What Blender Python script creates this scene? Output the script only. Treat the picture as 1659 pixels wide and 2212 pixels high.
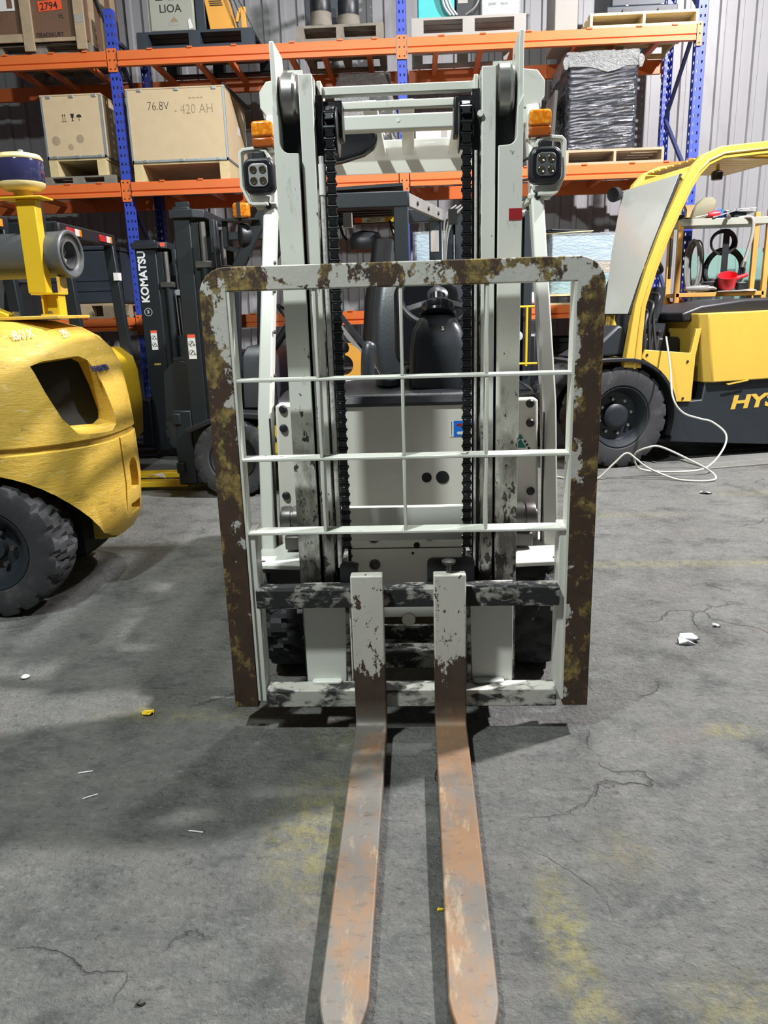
import bpy, bmesh, math, random
from mathutils import Vector, Matrix, Euler
random.seed(7)
PI = math.pi
sc = bpy.context.scene
COL = sc.collection
for o in list(bpy.data.objects):
    bpy.data.objects.remove(o)

# ---------------------------------------------------------------- camera
CAM_POS = Vector((0.04, -2.131, 1.286))
PITCH, YAW, ROLL, FPX = 0.2612, -0.0478, -0.0298, 1634.9
cp, sp, cyw, syw = math.cos(PITCH), math.sin(PITCH), math.cos(YAW), math.sin(YAW)
fwd = Vector((syw*cp, cyw*cp, -sp)); rgt = Vector((cyw, -syw, 0)); upv = rgt.cross(fwd)
r2 = math.cos(ROLL)*rgt + math.sin(ROLL)*upv
u2 = -math.sin(ROLL)*rgt + math.cos(ROLL)*upv
cam = bpy.data.cameras.new('camera'); camo = bpy.data.objects.new('camera', cam); COL.objects.link(camo)
mw = Matrix.Identity(4)
for i in range(3):
    mw[i][0] = r2[i]; mw[i][1] = u2[i]; mw[i][2] = -fwd[i]; mw[i][3] = CAM_POS[i]
camo.matrix_world = mw
cam.sensor_fit = 'VERTICAL'; cam.sensor_height = 36.0; cam.lens = FPX/2212*36.0
cam.clip_start = 0.05
sc.camera = camo

# ---------------------------------------------------------------- light of the hall
world = bpy.data.worlds.new('world'); sc.world = world; world.use_nodes = True
world.node_tree.nodes['Background'].inputs[0].default_value = (0.82, 0.90, 1.0, 1)
world.node_tree.nodes['Background'].inputs[1].default_value = 0.034
def lamp(name, loc, power, size, col, aim=None):
    l = bpy.data.lights.new(name, 'AREA'); l.shape = 'DISK'; l.size = size; l.energy = power; l.color = col
    o = bpy.data.objects.new(name, l); COL.objects.link(o); o.location = loc
    if aim:
        o.rotation_euler = (Vector(aim)-Vector(loc)).to_track_quat('-Z', 'Y').to_euler()
    return o
lamp('high_bay_lamp', (4.3, 1.9, 6.3), 850, 0.30, (1.0, 0.965, 0.985), (2.6, 2.2, 0))
lamp('high_bay_lamp', (-1.55, -1.75, 5.0), 175, 0.30, (0.93, 1.0, 0.98), (-.8, .5, .2))
lamp('high_bay_lamp', (0.5, 2.6, 6.4), 130, 0.30, (0.96, 1.0, 0.98), (0.4, 1.6, 0))
vs = sc.view_settings
vs.view_transform = 'Standard'; vs.look = 'None'; vs.gamma = 1.0; vs.use_curve_mapping = False
vs.exposure = 0.70

# ---------------------------------------------------------------- helpers
def new_obj(name, me, mat=None, par=None, bev=0.0, seg=2, smooth=35):
    o = bpy.data.objects.new(name, me); COL.objects.link(o)
    if mat: me.materials.append(mat)
    if par: o.parent = par
    if smooth is not None and len(me.polygons):
        me.polygons.foreach_set('use_smooth', [True]*len(me.polygons))
        me.set_sharp_from_angle(angle=math.radians(smooth))
    if bev:
        m = o.modifiers.new('bevel', 'BEVEL'); m.width = bev; m.segments = seg
        m.limit_method = 'ANGLE'; m.angle_limit = math.radians(40)
    return o
def mesh(name, v, f):
    me = bpy.data.meshes.new(name); me.from_pydata([tuple(x) for x in v], [], f)
    bm = bmesh.new(); bm.from_mesh(me); bmesh.ops.recalc_face_normals(bm, faces=bm.faces); bm.to_mesh(me); bm.free()
    me.update(); return me
def rotm(rot):
    if rot is None: return Matrix.Identity(3)
    if isinstance(rot, Matrix): return rot
    return Euler(rot).to_matrix()
BOXF = [(0,1,3,2),(4,6,7,5),(0,4,5,1),(2,3,7,6),(0,2,6,4),(1,5,7,3)]
def box(name, par, mat, c, s, rot=None, bev=0.0, seg=2):
    R = rotm(rot); c = Vector(c)
    v = [c + R @ Vector((x*s[0]/2, y*s[1]/2, z*s[2]/2)) for x in (-1,1) for y in (-1,1) for z in (-1,1)]
    return new_obj(name, mesh(name, v, BOXF), mat, par, bev, seg)
def bx(name, par, mat, x0, x1, y0, y1, z0, z1, bev=0.0, seg=2):
    return box(name, par, mat, ((x0+x1)/2, (y0+y1)/2, (z0+z1)/2), (abs(x1-x0), abs(y1-y0), abs(z1-z0)), None, bev, seg)
def bar(name, par, mat, p0, p1, w, h, up=(0,0,1), bev=0.0):
    p0, p1 = Vector(p0), Vector(p1); d = (p1-p0); L = d.length; d.normalize()
    up = Vector(up); s = d.cross(up)
    if s.length < 1e-4: s = d.cross(Vector((0,1,0)))
    s.normalize(); t = s.cross(d)
    R = Matrix((s, d, t)).transposed()
    return box(name, par, mat, (p0+p1)/2, (w, L, h), R, bev)
def put(axis, a, b, h):
    if axis == 'x': return (h, a, b)
    if axis == 'y': return (a, h, b)
    return (a, b, h)
def prism(name, par, mat, pts, axis, a, b, bev=0.0, seg=2, smooth=35):
    n = len(pts)
    v = [put(axis, p[0], p[1], a) for p in pts] + [put(axis, p[0], p[1], b) for p in pts]
    f = [tuple(range(n)), tuple(range(2*n-1, n-1, -1))] + [(i, (i+1) % n, n+(i+1) % n, n+i) for i in range(n)]
    return new_obj(name, mesh(name, v, f), mat, par, bev, seg, smooth)
def basis(d):
    d = Vector(d).normalized(); a = Vector((0,0,1)) if abs(d.z) < .9 else Vector((1,0,0))
    s = d.cross(a).normalized(); return s, s.cross(d).normalized(), d
def spline(pts, k=8, closed=False):
    pts = [Vector(p) for p in pts]; n = len(pts); out = []
    rng = range(n if closed else n-1)
    for i in rng:
        g = lambda j: pts[j % n] if closed else pts[max(0, min(n-1, j))]
        p0, p1, p2, p3 = g(i-1), g(i), g(i+1), g(i+2)
        for q in range(k):
            t = q/k
            out.append(.5*((2*p1)+(p2-p0)*t+(2*p0-5*p1+4*p2-p3)*t*t+(3*p1-p0-3*p2+p3)*t**3))
    if not closed: out.append(pts[-1])
    return out
def tube(name, par, mat, path, r, n=8, closed=False):
    path = [Vector(p) for p in path]; m = len(path); v = []; f = []
    s0 = None
    for i, p in enumerate(path):
        if closed: d = path[(i+1) % m]-path[i-1]
        else: d = path[min(i+1, m-1)]-path[max(i-1, 0)]
        d.normalize()
        if s0 is None: s, t, _ = basis(d)
        else:
            s = s0-d*s0.dot(d); s.normalize(); t = s.cross(d)
        s0 = s; rr = r[i] if isinstance(r, (list, tuple)) else r
        for k in range(n):
            a = 2*PI*k/n; v.append(p+(s*math.cos(a)+t*math.sin(a))*rr)
    for i in range(m if closed else m-1):
        j = (i+1) % m
        for k in range(n):
            f.append((i*n+k, i*n+(k+1) % n, j*n+(k+1) % n, j*n+k))
    if not closed:
        f.append(tuple(range(n))); f.append(tuple((m-1)*n+k for k in range(n-1, -1, -1)))
    return new_obj(name, mesh(name, v, f), mat, par, 0, 2, 40)
def cyl(name, par, mat, p0, p1, r, r1=None, n=20, bev=0.0):
    p0, p1 = Vector(p0), Vector(p1); r1 = r if r1 is None else r1
    s, t, d = basis(p1-p0); v = []
    for p, rr in ((p0, r), (p1, r1)):
        for k in range(n):
            a = 2*PI*k/n; v.append(p+(s*math.cos(a)+t*math.sin(a))*rr)
    f = [(k, (k+1) % n, n+(k+1) % n, n+k) for k in range(n)]+[tuple(range(n)), tuple(range(2*n-1, n-1, -1))]
    return new_obj(name, mesh(name, v, f), mat, par, bev)
def lathe(name, par, mat, prof, c, axis=(0,0,1), n=32, closed=False, smooth=35):
    s, t, d = basis(axis); c = Vector(c); v = []; f = []; m = len(prof)
    for (r, h) in prof:
        for k in range(n):
            a = 2*PI*k/n; v.append(c+d*h+(s*math.cos(a)+t*math.sin(a))*max(r, 1e-4))
    for i in range(m if closed else m-1):
        j = (i+1) % m
        for k in range(n): f.append((i*n+k, i*n+(k+1) % n, j*n+(k+1) % n, j*n+k))
    if not closed:
        f.append(tuple(range(n))); f.append(tuple((m-1)*n+k for k in range(n-1, -1, -1)))
    return new_obj(name, mesh(name, v, f), mat, par, 0, 2, smooth)
def loft(name, par, mat, rings, caps=True, closed=False, smooth=35, bev=0.0):
    n = len(rings[0]); m = len(rings); v = [p for r in rings for p in r]; f = []
    for i in range(m if closed else m-1):
        j = (i+1) % m
        for k in range(n): f.append((i*n+k, i*n+(k+1) % n, j*n+(k+1) % n, j*n+k))
    if caps and not closed:
        f.append(tuple(range(n))); f.append(tuple((m-1)*n+k for k in range(n-1, -1, -1)))
    return new_obj(name, mesh(name, v, f), mat, par, bev, 2, smooth)
def rrect(x0, x1, y0, y1, r, k=5, corners=(1,1,1,1)):
    out = []
    for i, (cx, cy, a0) in enumerate(((x1-r, y1-r, 0), (x0+r, y1-r, PI/2), (x0+r, y0+r, PI), (x1-r, y0+r, 1.5*PI))):
        if corners[i]:
            for q in range(k+1):
                a = a0+PI/2*q/k; out.append((cx+r*math.cos(a), cy+r*math.sin(a)))
        else:
            out.append((x1 if i in (0, 3) else x0, y1 if i < 2 else y0))
    return out
def text(name, par, mat, s, size, M4, extrude=0.0006, sx=1.0, bold=0.0):
    cu = bpy.data.curves.new(name, 'FONT'); cu.body = s; cu.size = size; cu.extrude = extrude
    cu.offset = bold; cu.resolution_u = 3; cu.align_x = 'LEFT'
    to = bpy.data.objects.new(name+'_tmp', cu); COL.objects.link(to)
    dg = bpy.context.evaluated_depsgraph_get()
    me = bpy.data.meshes.new_from_object(to.evaluated_get(dg)); bpy.data.objects.remove(to); bpy.data.curves.remove(cu)
    me.name = name; me.materials.clear()
    me.transform(M4 @ Matrix.Diagonal((sx, 1, 1, 1)))
    return new_obj(name, me, mat, par, 0, 2, None)
def frame4(o, xd, yd):
    xd = Vector(xd).normalized(); yd = Vector(yd); yd = (yd-xd*yd.dot(xd)).normalized(); zd = xd.cross(yd)
    m = Matrix.Identity(4)
    for i in range(3): m[i][0] = xd[i]; m[i][1] = yd[i]; m[i][2] = zd[i]; m[i][3] = o[i]
    return m
FRONT = lambda x, y, z: frame4((x, y, z), (1, 0, 0), (0, 0, 1))      # writing on a face that looks towards -Y
def tag(o, label=None, cat=None, group=None, kind=None):
    if label: o['label'] = label
    if cat: o['category'] = cat
    if group: o['group'] = group
    if kind: o['kind'] = kind
    return o
def thing(name, label, cat, loc=(0,0,0), rz=0.0, group=None, kind=None):
    o = bpy.data.objects.new(name, None); COL.objects.link(o); o.empty_display_size = .1
    o.location = loc; o.rotation_euler = (0, 0, rz)
    return tag(o, label, cat, group, kind)
def clone(o, par=None, loc=None):
    c = o.copy(); COL.objects.link(c)
    if par: c.parent = par
    if loc is not None: c.location = loc
    for ch in list(o.children): clone(ch, c)
    return c
def cut(o, *cutters):
    """carve the cutter shapes out of o for good, then drop the cutters"""
    for k in cutters:
        m = o.modifiers.new('cut', 'BOOLEAN'); m.operation = 'DIFFERENCE'; m.object = k; m.solver = 'EXACT'
    dg = bpy.context.evaluated_depsgraph_get(); dg.update()
    me = bpy.data.meshes.new_from_object(o.evaluated_get(dg))
    o.modifiers.clear(); old = o.data; o.data = me; me.name = o.name; bpy.data.meshes.remove(old)
    for k in cutters:
        d = k.data; bpy.data.objects.remove(k); bpy.data.meshes.remove(d)
    me.set_sharp_from_angle(angle=math.radians(35))
    return o
def tyre(name, par, mat, c, r, w, rim, axis='x', lugs=18, dep=.022, skew=.5):
    """a tyre with moulded tread blocks, one skin; axis is the axle"""
    ns = lugs*6; rows = [(-.36, rim, 0, 0), (-.47, rim+.02, 0, 0), (-.5, rim+(r-rim)*.45, 0, 0), (-.49, r-dep*1.3, 0, 0), (-.46, r-dep*.25, 1, 0), (-.30, r, 1, .5), (-.06, r, 1, 1.0),
            (.06, r, 2, 1.0), (.30, r, 2, .5), (.46, r-dep*.25, 2, 0), (.49, r-dep*1.3, 0, 0), (.5, rim+(r-rim)*.45, 0, 0), (.47, rim+.02, 0, 0), (.36, rim, 0, 0)]
    v = []; f = []; m = len(rows); c = Vector(c)
    for (h, rr, lug, sk) in rows:
        for k in range(ns):
            a = 2*PI*k/ns; q = rr
            if lug:
                ph = (k/6.0 + (0.5 if lug == 2 else 0)+sk*skew) % 1.0
                if ph > .72: q = rr-dep
            p = (math.cos(a)*q, math.sin(a)*q)
            v.append(c+(Vector((h*w, p[0], p[1])) if axis == 'x' else Vector((p[0], h*w, p[1]))))
    for i in range(m-1):
        for k in range(ns): f.append((i*ns+k, i*ns+(k+1) % ns, (i+1)*ns+(k+1) % ns, (i+1)*ns+k))
    for k in range(ns): f.append(((m-1)*ns+k, (m-1)*ns+(k+1) % ns, (k+1) % ns, k))
    return new_obj(name, mesh(name, v, f), mat, par, 0, 2, 25)

# ---------------------------------------------------------------- materials
class Mat:
    def __init__(s, name, rough=.5, metal=0.0, coat=0.0, spec=.5):
        s.m = bpy.data.materials.new(name); s.m.use_nodes = True; s.t = s.m.node_tree
        s.b = s.t.nodes['Principled BSDF']; s.co = s.t.nodes.new('ShaderNodeTexCoord')
        s.b.inputs['Roughness'].default_value = rough; s.b.inputs['Metallic'].default_value = metal
        s.b.inputs['Coat Weight'].default_value = coat; s.b.inputs['Specular IOR Level'].default_value = spec
        s.geo = None
    def set(s, sock, val):
        if hasattr(val, 'is_output'): s.t.links.new(val, sock)
        else:
            if isinstance(val, (tuple, list)) and len(val) == 3 and len(sock.default_value) == 4: val = (*val, 1)
            sock.default_value = val
    def n(s, typ, out=0, props={}, **kw):
        x = s.t.nodes.new(typ)
        for k, v in props.items(): setattr(x, k, v)
        for k, v in kw.items():
            key = int(k[1:]) if k[0] == 'i' and k[1:].isdigit() else k.replace('_', ' ')
            s.set(x.inputs[key], v)
        return x.outputs[out]
    def obj(s): return s.co.outputs['Object']
    def noise(s, scale, detail=4, rough=.55, vec=None, dist=0.0):
        return s.n('ShaderNodeTexNoise', Vector=vec or s.obj(), Scale=scale, Detail=detail, Roughness=rough, Distortion=dist)
    def stretch(s, sx, sy, sz, vec=None, loc=(0,0,0)):
        return s.n('ShaderNodeMapping', Vector=vec or s.obj(), Scale=(sx, sy, sz), Location=loc)
    def ramp(s, fac, a, b, lo=0.0, hi=1.0):
        return s.n('ShaderNodeMapRange', i0=fac, i1=a, i2=b, i3=lo, i4=hi)
    def math(s, op, a, b=0.0, c=0.0): return s.n('ShaderNodeMath', props={'operation': op}, i0=a, i1=b, i2=c)
    def mix(s, fac, a, b):
        x = s.t.nodes.new('ShaderNodeMix'); x.data_type = 'RGBA'
        s.set(x.inputs[0], fac); s.set(x.inputs[6], a); s.set(x.inputs[7], b); return x.outputs[2]
    def xyz(s, i): 
        x = s.t.nodes.new('ShaderNodeSeparateXYZ'); s.t.links.new(s.obj(), x.inputs[0]); return x.outputs[i]
    def bump(s, h, strength=.3, dist=.01):
        s.set(s.b.inputs['Normal'], s.n('ShaderNodeBump', Strength=strength, Distance=dist, Height=h)); return s
    def col(s, c): s.set(s.b.inputs['Base Color'], c); return s
    def rough(s, r): s.set(s.b.inputs['Roughness'], r); return s
def vary(c, a): return tuple(max(0, x*(1-a)) for x in c), tuple(min(1, x*(1+a)) for x in c)
def paint(name, c, rough=.45, metal=0.0, var=.12, scale=6, bump=0.0, bscale=60, coat=0.0, dirt=None, damt=.5, dscale=4, spec=.5):
    m = Mat(name, rough, metal, coat, spec); a, b = vary(c, var)
    k = m.mix(m.noise(scale, 5), a, b)
    if dirt: k = m.mix(m.ramp(m.noise(dscale, 8, .65), 1-damt, 1.25-damt), k, dirt)
    m.col(k)
    if bump: m.bump(m.noise(bscale, 4), bump, .004)
    return m.m
def chipped(name, c, under, scale=9, amt=.42, rough=.45, under2=None, zb=None, var=.08, edge=.012, stretch=(1,1,1), umetal=0.0):
    """paint worn through to what lies under it; zb=(z0,z1,d0,d1) makes the wear depend on height"""
    m = Mat(name, rough); vec = m.stretch(*stretch)
    nz = m.noise(scale, 8, .62, vec, .4)
    if zb: nz = m.math('ADD', nz, m.ramp(m.xyz(2), zb[0], zb[1], zb[2], zb[3]))
    f = m.ramp(nz, amt-edge, amt+edge)          # 0 = worn, 1 = paint
    a, b = vary(c, var); p = m.mix(m.noise(5, 6), a, b)
    p = m.mix(m.ramp(m.noise(40, 6, .7), .62, .75), p, tuple(x*.55 for x in c))
    u = m.mix(m.noise(26, 6), *vary(under, .4))
    if under2: u = m.mix(m.ramp(m.noise(scale*1.3, 6, .6, m.stretch(1, 1, .8, None, (3.1, 1.7, .4))), .52, .56), u, m.mix(m.noise(30, 5), *vary(under2, .35)))
    m.col(m.mix(f, u, p)); m.rough(m.ramp(f, 0, 1, .75, rough))
    m.bump(m.math('ADD', m.math('MULTIPLY', f, .6), m.math('MULTIPLY', m.noise(120, 4), .25)), .35, .002)
    return m.m
MT = {}
MT['white'] = paint('white_enamel', (.62, .63, .575), .38, var=.05, coat=.2, dirt=(.40, .37, .31), damt=.34, dscale=7)
MT['cowl'] = paint('cream_enamel', (.66, .64, .575), .33, var=.04, coat=.25, dirt=(.50, .47, .40), damt=.36, dscale=5)
MT['white_chip'] = chipped('chipped_white_enamel', (.60, .61, .55), (.06, .05, .045), 11, .33, .42)
def rail_mat():
    m = Mat('worn_mast_enamel', .42); z = m.xyz(2)
    p = m.mix(m.noise(5, 6), (.56, .57, .52), (.64, .65, .60))
    gr = m.math('ADD', m.noise(9, 9, .7, m.stretch(1.6, 1, .6)), m.ramp(z, .40, 1.28, .13, -.13))
    p = m.mix(m.math('MULTIPLY', m.ramp(gr, .46, .62), .85), p, (.17, .155, .125))
    n1 = m.math('ADD', m.noise(24, 8, .68, m.stretch(1.2, 1, .7)), m.ramp(z, .40, 1.30, -.035, .10))
    n2 = m.math('ADD', m.noise(9, 9, .66, m.stretch(1.3, 1, .6, None, (4, 1, 2))), m.ramp(z, .35, 1.25, -.06, .17))
    f = m.math('MULTIPLY', m.ramp(n1, .425, .437), m.ramp(n2, .425, .44))
    m.col(m.mix(f, m.mix(m.noise(40, 5), (.018, .016, .015), (.07, .058, .05)), p))
    m.bump(f, .35, .0015); return m.m
MT['rail'] = rail_mat()
MT['guard'] = None
def guard_mat():
    m = Mat('rusted_guard_paint', .6); z = m.xyz(2); x = m.xyz(0)
    n1 = m.math('ADD', m.math('MULTIPLY', m.noise(8.5, 9, .66, m.stretch(1, 1, .8), .15), .8), m.math('MULTIPLY', m.noise(30, 8, .7), .2))
    top = m.ramp(z, .80, 1.36, -.100, .012)
    inn = m.ramp(m.math('ABSOLUTE', x), .47, .55, .06, -.09)
    inn = m.math('MULTIPLY', inn, m.ramp(z, 1.30, 1.36, 1.0, 0.0))
    f = m.ramp(m.math('ADD', m.math('ADD', n1, top), inn), .497, .512)
    a = m.mix(m.noise(9, 6), (.40, .39, .35), (.53, .525, .475))
    a = m.mix(m.ramp(m.noise(34, 7, .7), .6, .72), a, (.25, .24, .21))
    br = m.mix(m.noise(18, 7), (.018, .010, .007), (.075, .038, .020))
    mu = m.mix(m.ramp(m.noise(38, 8, .7), .38, .62), (.06, .042, .016), (.30, .21, .06))
    fm = m.ramp(m.math('ADD', m.noise(13, 9, .72, m.stretch(1, 1, .7, None, (5, 2, 1)), .1), m.ramp(z, .5, 1.3, -.02, .012)), .50, .56)
    u = m.mix(fm, br, mu)
    m.col(m.mix(f, u, a)); m.rough(m.ramp(f, 0, 1, .7, .5))
    m.bump(m.math('ADD', m.math('MULTIPLY', f, .7), m.math('MULTIPLY', m.noise(70, 6), .5)), .5, .003)
    return m.m
MT['guard'] = guard_mat()
def fork_mat():
    m = Mat('worn_fork_steel', .5); z = m.xyz(2)
    zz = m.ramp(z, .13, .30, -.30, .055)
    f = m.math('MULTIPLY', m.ramp(m.math('ADD', m.noise(12, 9, .66, m.stretch(1.3, 1, .8), .1), zz), .432, .445), m.ramp(m.math('ADD', m.noise(40, 8, .66, m.stretch(1.2, 1, .7, None, (3, 3, 3))), m.math('MULTIPLY', zz, .5)), .40, .412))
    pa = m.mix(m.noise(6, 6), (.43, .41, .36), (.60, .58, .52))
    pa = m.mix(m.ramp(m.noise(45, 7, .7), .6, .7), pa, (.22, .20, .17))
    br = m.mix(m.noise(22, 6), (.030, .018, .012), (.085, .055, .038))
    g = m.noise(5.5, 9, .68, m.stretch(1.2, .8, 1))
    bl = m.mix(m.ramp(g, .43, .57), (.140, .128, .112), (.215, .128, .072))
    bl = m.mix(m.ramp(m.noise(9, 9, .7, m.stretch(2, .6, 1, None, (2, 0, 0))), .56, .68), bl, (.33, .26, .17))
    bl = m.mix(m.math('MULTIPLY', m.ramp(m.noise(26, 9, .74, m.stretch(1, 2, 1)), .55, .72), .8), bl, (.075, .058, .045))
    low = m.ramp(z, .065, .14, 1, 0)
    base = m.mix(low, br, bl)
    m.col(m.mix(f, base, pa))
    m.set(m.b.inputs['Metallic'], m.math('MULTIPLY', low, .25)); m.rough(m.ramp(m.noise(14, 6), .3, .7, .45, .68))
    m.bump(m.math('ADD', m.math('MULTIPLY', f, .6), m.math('MULTIPLY', m.noise(90, 6, .7), .5)), .35, .002)
    return m.m
MT['fork'] = fork_mat()
MT['carriage'] = chipped('greasy_carriage_paint', (.47, .46, .41), (.028, .026, .025), 16, .50, .5, stretch=(.7, 1, 1.2), edge=.05)
MT['carriage_dark'] = chipped('greasy_black_carriage', (.30, .29, .26), (.012, .012, .013), 22, .56, .40, stretch=(.8, 1, 1.2), edge=.05)
MT['grease'] = paint('black_grease', (.012, .012, .014), .35, var=.5, scale=20, bump=.25)
MT['chain'] = paint('oiled_chain_steel', (.020, .022, .024), .28, .5, var=.4, scale=40, spec=.6)
MT['steel'] = paint('bare_steel', (.38, .37, .35), .32, .9, var=.25, scale=18)
MT['dark_steel'] = paint('dark_steel', (.10, .095, .09), .4, .6, var=.4, scale=15, dirt=(.3, .28, .25), damt=.42, dscale=20)
MT['rubber'] = paint('tyre_rubber', (.028, .029, .031), .75, var=.3, scale=8, bump=.3, dirt=(.09, .088, .085), damt=.45, dscale=6)
MT['black'] = paint('black_plastic', (.014, .015, .018), .42, var=.25, scale=12, bump=.12, bscale=180)
MT['vinyl'] = paint('grey_vinyl', (.030, .034, .040), .36, var=.2, scale=6, bump=.1, bscale=90)
MT['blackgloss'] = paint('black_gloss', (.010, .011, .014), .22, var=.2)
MT['lamp_lens'] = paint('lamp_reflector', (.42, .42, .42), .25, .4, var=.1)
MT['lamp_led'] = paint('lamp_led', (.10, .085, .06), .15, .6, var=.4, scale=60)
MT['hose'] = paint('braided_hose', (.52, .50, .48), .5, var=.3, scale=160, dirt=(.12, .11, .10), damt=.5, dscale=90)
MT['floor'] = None
def amber_mat():
    m = Mat('amber_lens', .18, 0, .4); m.col(m.mix(m.ramp(m.noise(70, 3), .45, .62), (.85, .22, .008), (1.0, .42, .04)))
    m.b.inputs['Transmission Weight'].default_value = .25; m.bump(m.noise(90, 2), .3, .004); return m.m
MT['amber'] = amber_mat()
MT['amber_dark'] = paint('amber_lens_lower', (.30, .07, .01), .2, var=.3, scale=50, coat=.4)
MT['red'] = paint('red_tape', (.30, .012, .018), .5)
MT['red_plastic'] = paint('red_plastic', (.75, .03, .045), .35)
MT['orange'] = paint('orange_rack_enamel', (.70, .16, .035), .42, var=.08, dirt=(.42, .11, .04), damt=.33)
MT['blue'] = paint('blue_rack_enamel', (.035, .065, .42), .42, var=.12, dirt=(.02, .03, .16), damt=.35)
MT['navy'] = paint('navy_brace', (.03, .04, .12), .5, var=.2)
MT['hole'] = paint('dark_hole', (.006, .006, .007), .8)
MT['ply'] = paint('plywood', (.60, .47, .29), .62, var=.10, scale=9, dirt=(.46, .34, .19), damt=.36, dscale=3)
MT['wood'] = paint('pallet_wood', (.38, .29, .185), .7, var=.25, scale=14, bump=.3, dirt=(.20, .15, .10), damt=.42, dscale=8)
MT['pale_wood'] = paint('new_pallet_wood', (.62, .50, .27), .65, var=.2, scale=14, bump=.2)
MT['old_wood'] = paint('weathered_wood', (.21, .185, .15), .8, var=.3, scale=14, bump=.3, dirt=(.10, .09, .075), damt=.45)
MT['crate_panel'] = paint('brown_hardboard', (.155, .085, .05), .6, var=.15, dirt=(.10, .055, .035), damt=.42)
MT['zinc'] = paint('galvanised_strip', (.40, .44, .46), .4, .6, var=.2, scale=30)
MT['card'] = paint('cardboard', (.42, .29, .15), .75, var=.12, dirt=(.30, .20, .10), damt=.4)
MT['grey_cab'] = paint('grey_cabinet_enamel', (.33, .335, .28), .45, var=.08)
MT['amber_paint'] = paint('orange_machine_paint', (.72, .34, .05), .45, var=.1)
MT['teal'] = paint('teal_panel', (.04, .40, .40), .4, var=.2)
MT['dark_machine'] = paint('dark_machine_paint', (.025, .032, .045), .45, var=.3)
MT['pale_grey'] = paint('pale_grey_plastic', (.32, .30, .275), .6, var=.1)
MT['white_card'] = paint('white_carton', (.70, .70, .68), .6, var=.05)
MT['ink'] = paint('black_ink', (.02, .018, .016), .7)
MT['faded_ink'] = paint('pencil_line', (.26, .20, .12), .7)
MT['chalk'] = paint('white_paint_mark', (.85, .82, .62), .6)
MT['white_ink'] = paint('white_print', (.75, .77, .78), .5)
MT['label_red'] = paint('orange_red_label', (.85, .10, .03), .5)
MT['blue_ink'] = paint('blue_sticker', (.01, .14, .62), .4)
MT['green_ink'] = paint('green_sticker', (.01, .17, .12), .4)
MT['sticker'] = paint('white_sticker', (.72, .72, .70), .4)
MT['navy_ink'] = paint('dark_blue_print', (.02, .02, .10), .5)
MT['kom_yellow'] = None
def yellow(name, c, pale, scr=.5):
    m = Mat(name, .48, 0, .12); a, b = vary(c, .10)
    k = m.mix(m.noise(3.5, 6), a, b)
    k = m.mix(m.ramp(m.noise(6, 9, .7, m.stretch(1, 1, 2.2)), .56, .66), k, tuple(x*.62 for x in c))
    k = m.mix(m.math('MULTIPLY', m.ramp(m.noise(20, 8, .75, m.stretch(.6, .6, 2.5), .8), .58, .66), scr), k, pale)
    k = m.mix(m.math('MULTIPLY', m.ramp(m.noise(40, 8, .75, None, .6), .60, .66), scr), k, (.16, .10, .02))
    m.col(k); m.bump(m.noise(24, 8, .7, m.stretch(.6, .6, 2.2), .8), .5, .008)
    return m.m
MT['kom_yellow'] = yellow('scuffed_yellow_paint', (.60, .385, .055), (.74, .60, .30), .6)
MT['bright_yellow'] = paint('bright_yellow_paint', (.64, .41, .015), .42, var=.08)
MT['hy_yellow'] = paint('machine_yellow_paint', (.56, .37, .055), .42, var=.07, dirt=(.44, .28, .04), damt=.34, coat=.15)
MT['charcoal'] = paint('charcoal_machine_paint', (.015, .020, .025), .45, var=.2, dirt=(.032, .036, .036), damt=.4)
MT['mast_dark'] = paint('dark_teal_mast_paint', (.009, .014, .018), .42, var=.25, scale=4)
MT['tail_red'] = paint('red_tail_lens', (.45, .02, .02), .2, coat=.4)
MT['clear_lens'] = paint('clear_tail_lens', (.6, .6, .58), .2, coat=.4)
MT['mesh_grey'] = paint('grey_filter_case', (.075, .080, .082), .42, var=.15)
def film_mat(name, tint, clear, bump=.6, scale=(3, 3, 26)):
    m = Mat(name, .14, 0, .6); m.col(tint)
    nz = m.noise(2.2, 7, .6, m.stretch(*scale), 1.2)
    m.bump(m.math('ADD', nz, m.math('MULTIPLY', m.noise(14, 5, .6, m.stretch(1, 1, 2.5), 1.0), .35)), bump, .05)
    if clear < 1: m.b.inputs['Alpha'].default_value = clear
    return m.m
MT['black_wrap'] = film_mat('black_stretch_film', (.022, .026, .034), 1, .25, (1.6, 1.6, 30))
MT['clear_wrap'] = film_mat('clear_stretch_film', (.70, .76, .78), .42, .9, (4, 4, 14))
MT['crumple'] = film_mat('crumpled_clear_film', (.62, .64, .64), .62, 1.0, (14, 14, 14))
MT['windscreen'] = None
def glass_mat():
    m = Mat('dusty_glare_windscreen', .12, 0, .3); m.col((.80, .82, .78)); m.b.inputs['Alpha'].default_value = .90  # pale, nearly opaque colour: dust plus a bright reflection painted into the glass
    m.rough(m.ramp(m.noise(5, 6), .3, .7, .10, .35)); return m.m
MT['windscreen'] = glass_mat()
MT['green_glass'] = film_mat('green_glass_sheet', (.22, .38, .33), .6, .1, (1, 1, 1))
MT['foil'] = film_mat('crumpled_foil', (.62, .63, .64), 1, .3, (9, 9, 9))
MT['cord'] = paint('pale_cable', (.50, .50, .44), .5)
MT['black_hose'] = paint('black_hose', (.02, .02, .022), .5)
MT['grey_hose'] = paint('grey_hose', (.22, .22, .21), .5, var=.3)
MT['leaf'] = paint('yellow_scrap', (.80, .58, .03), .6)
MT['wallm'] = None
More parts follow.
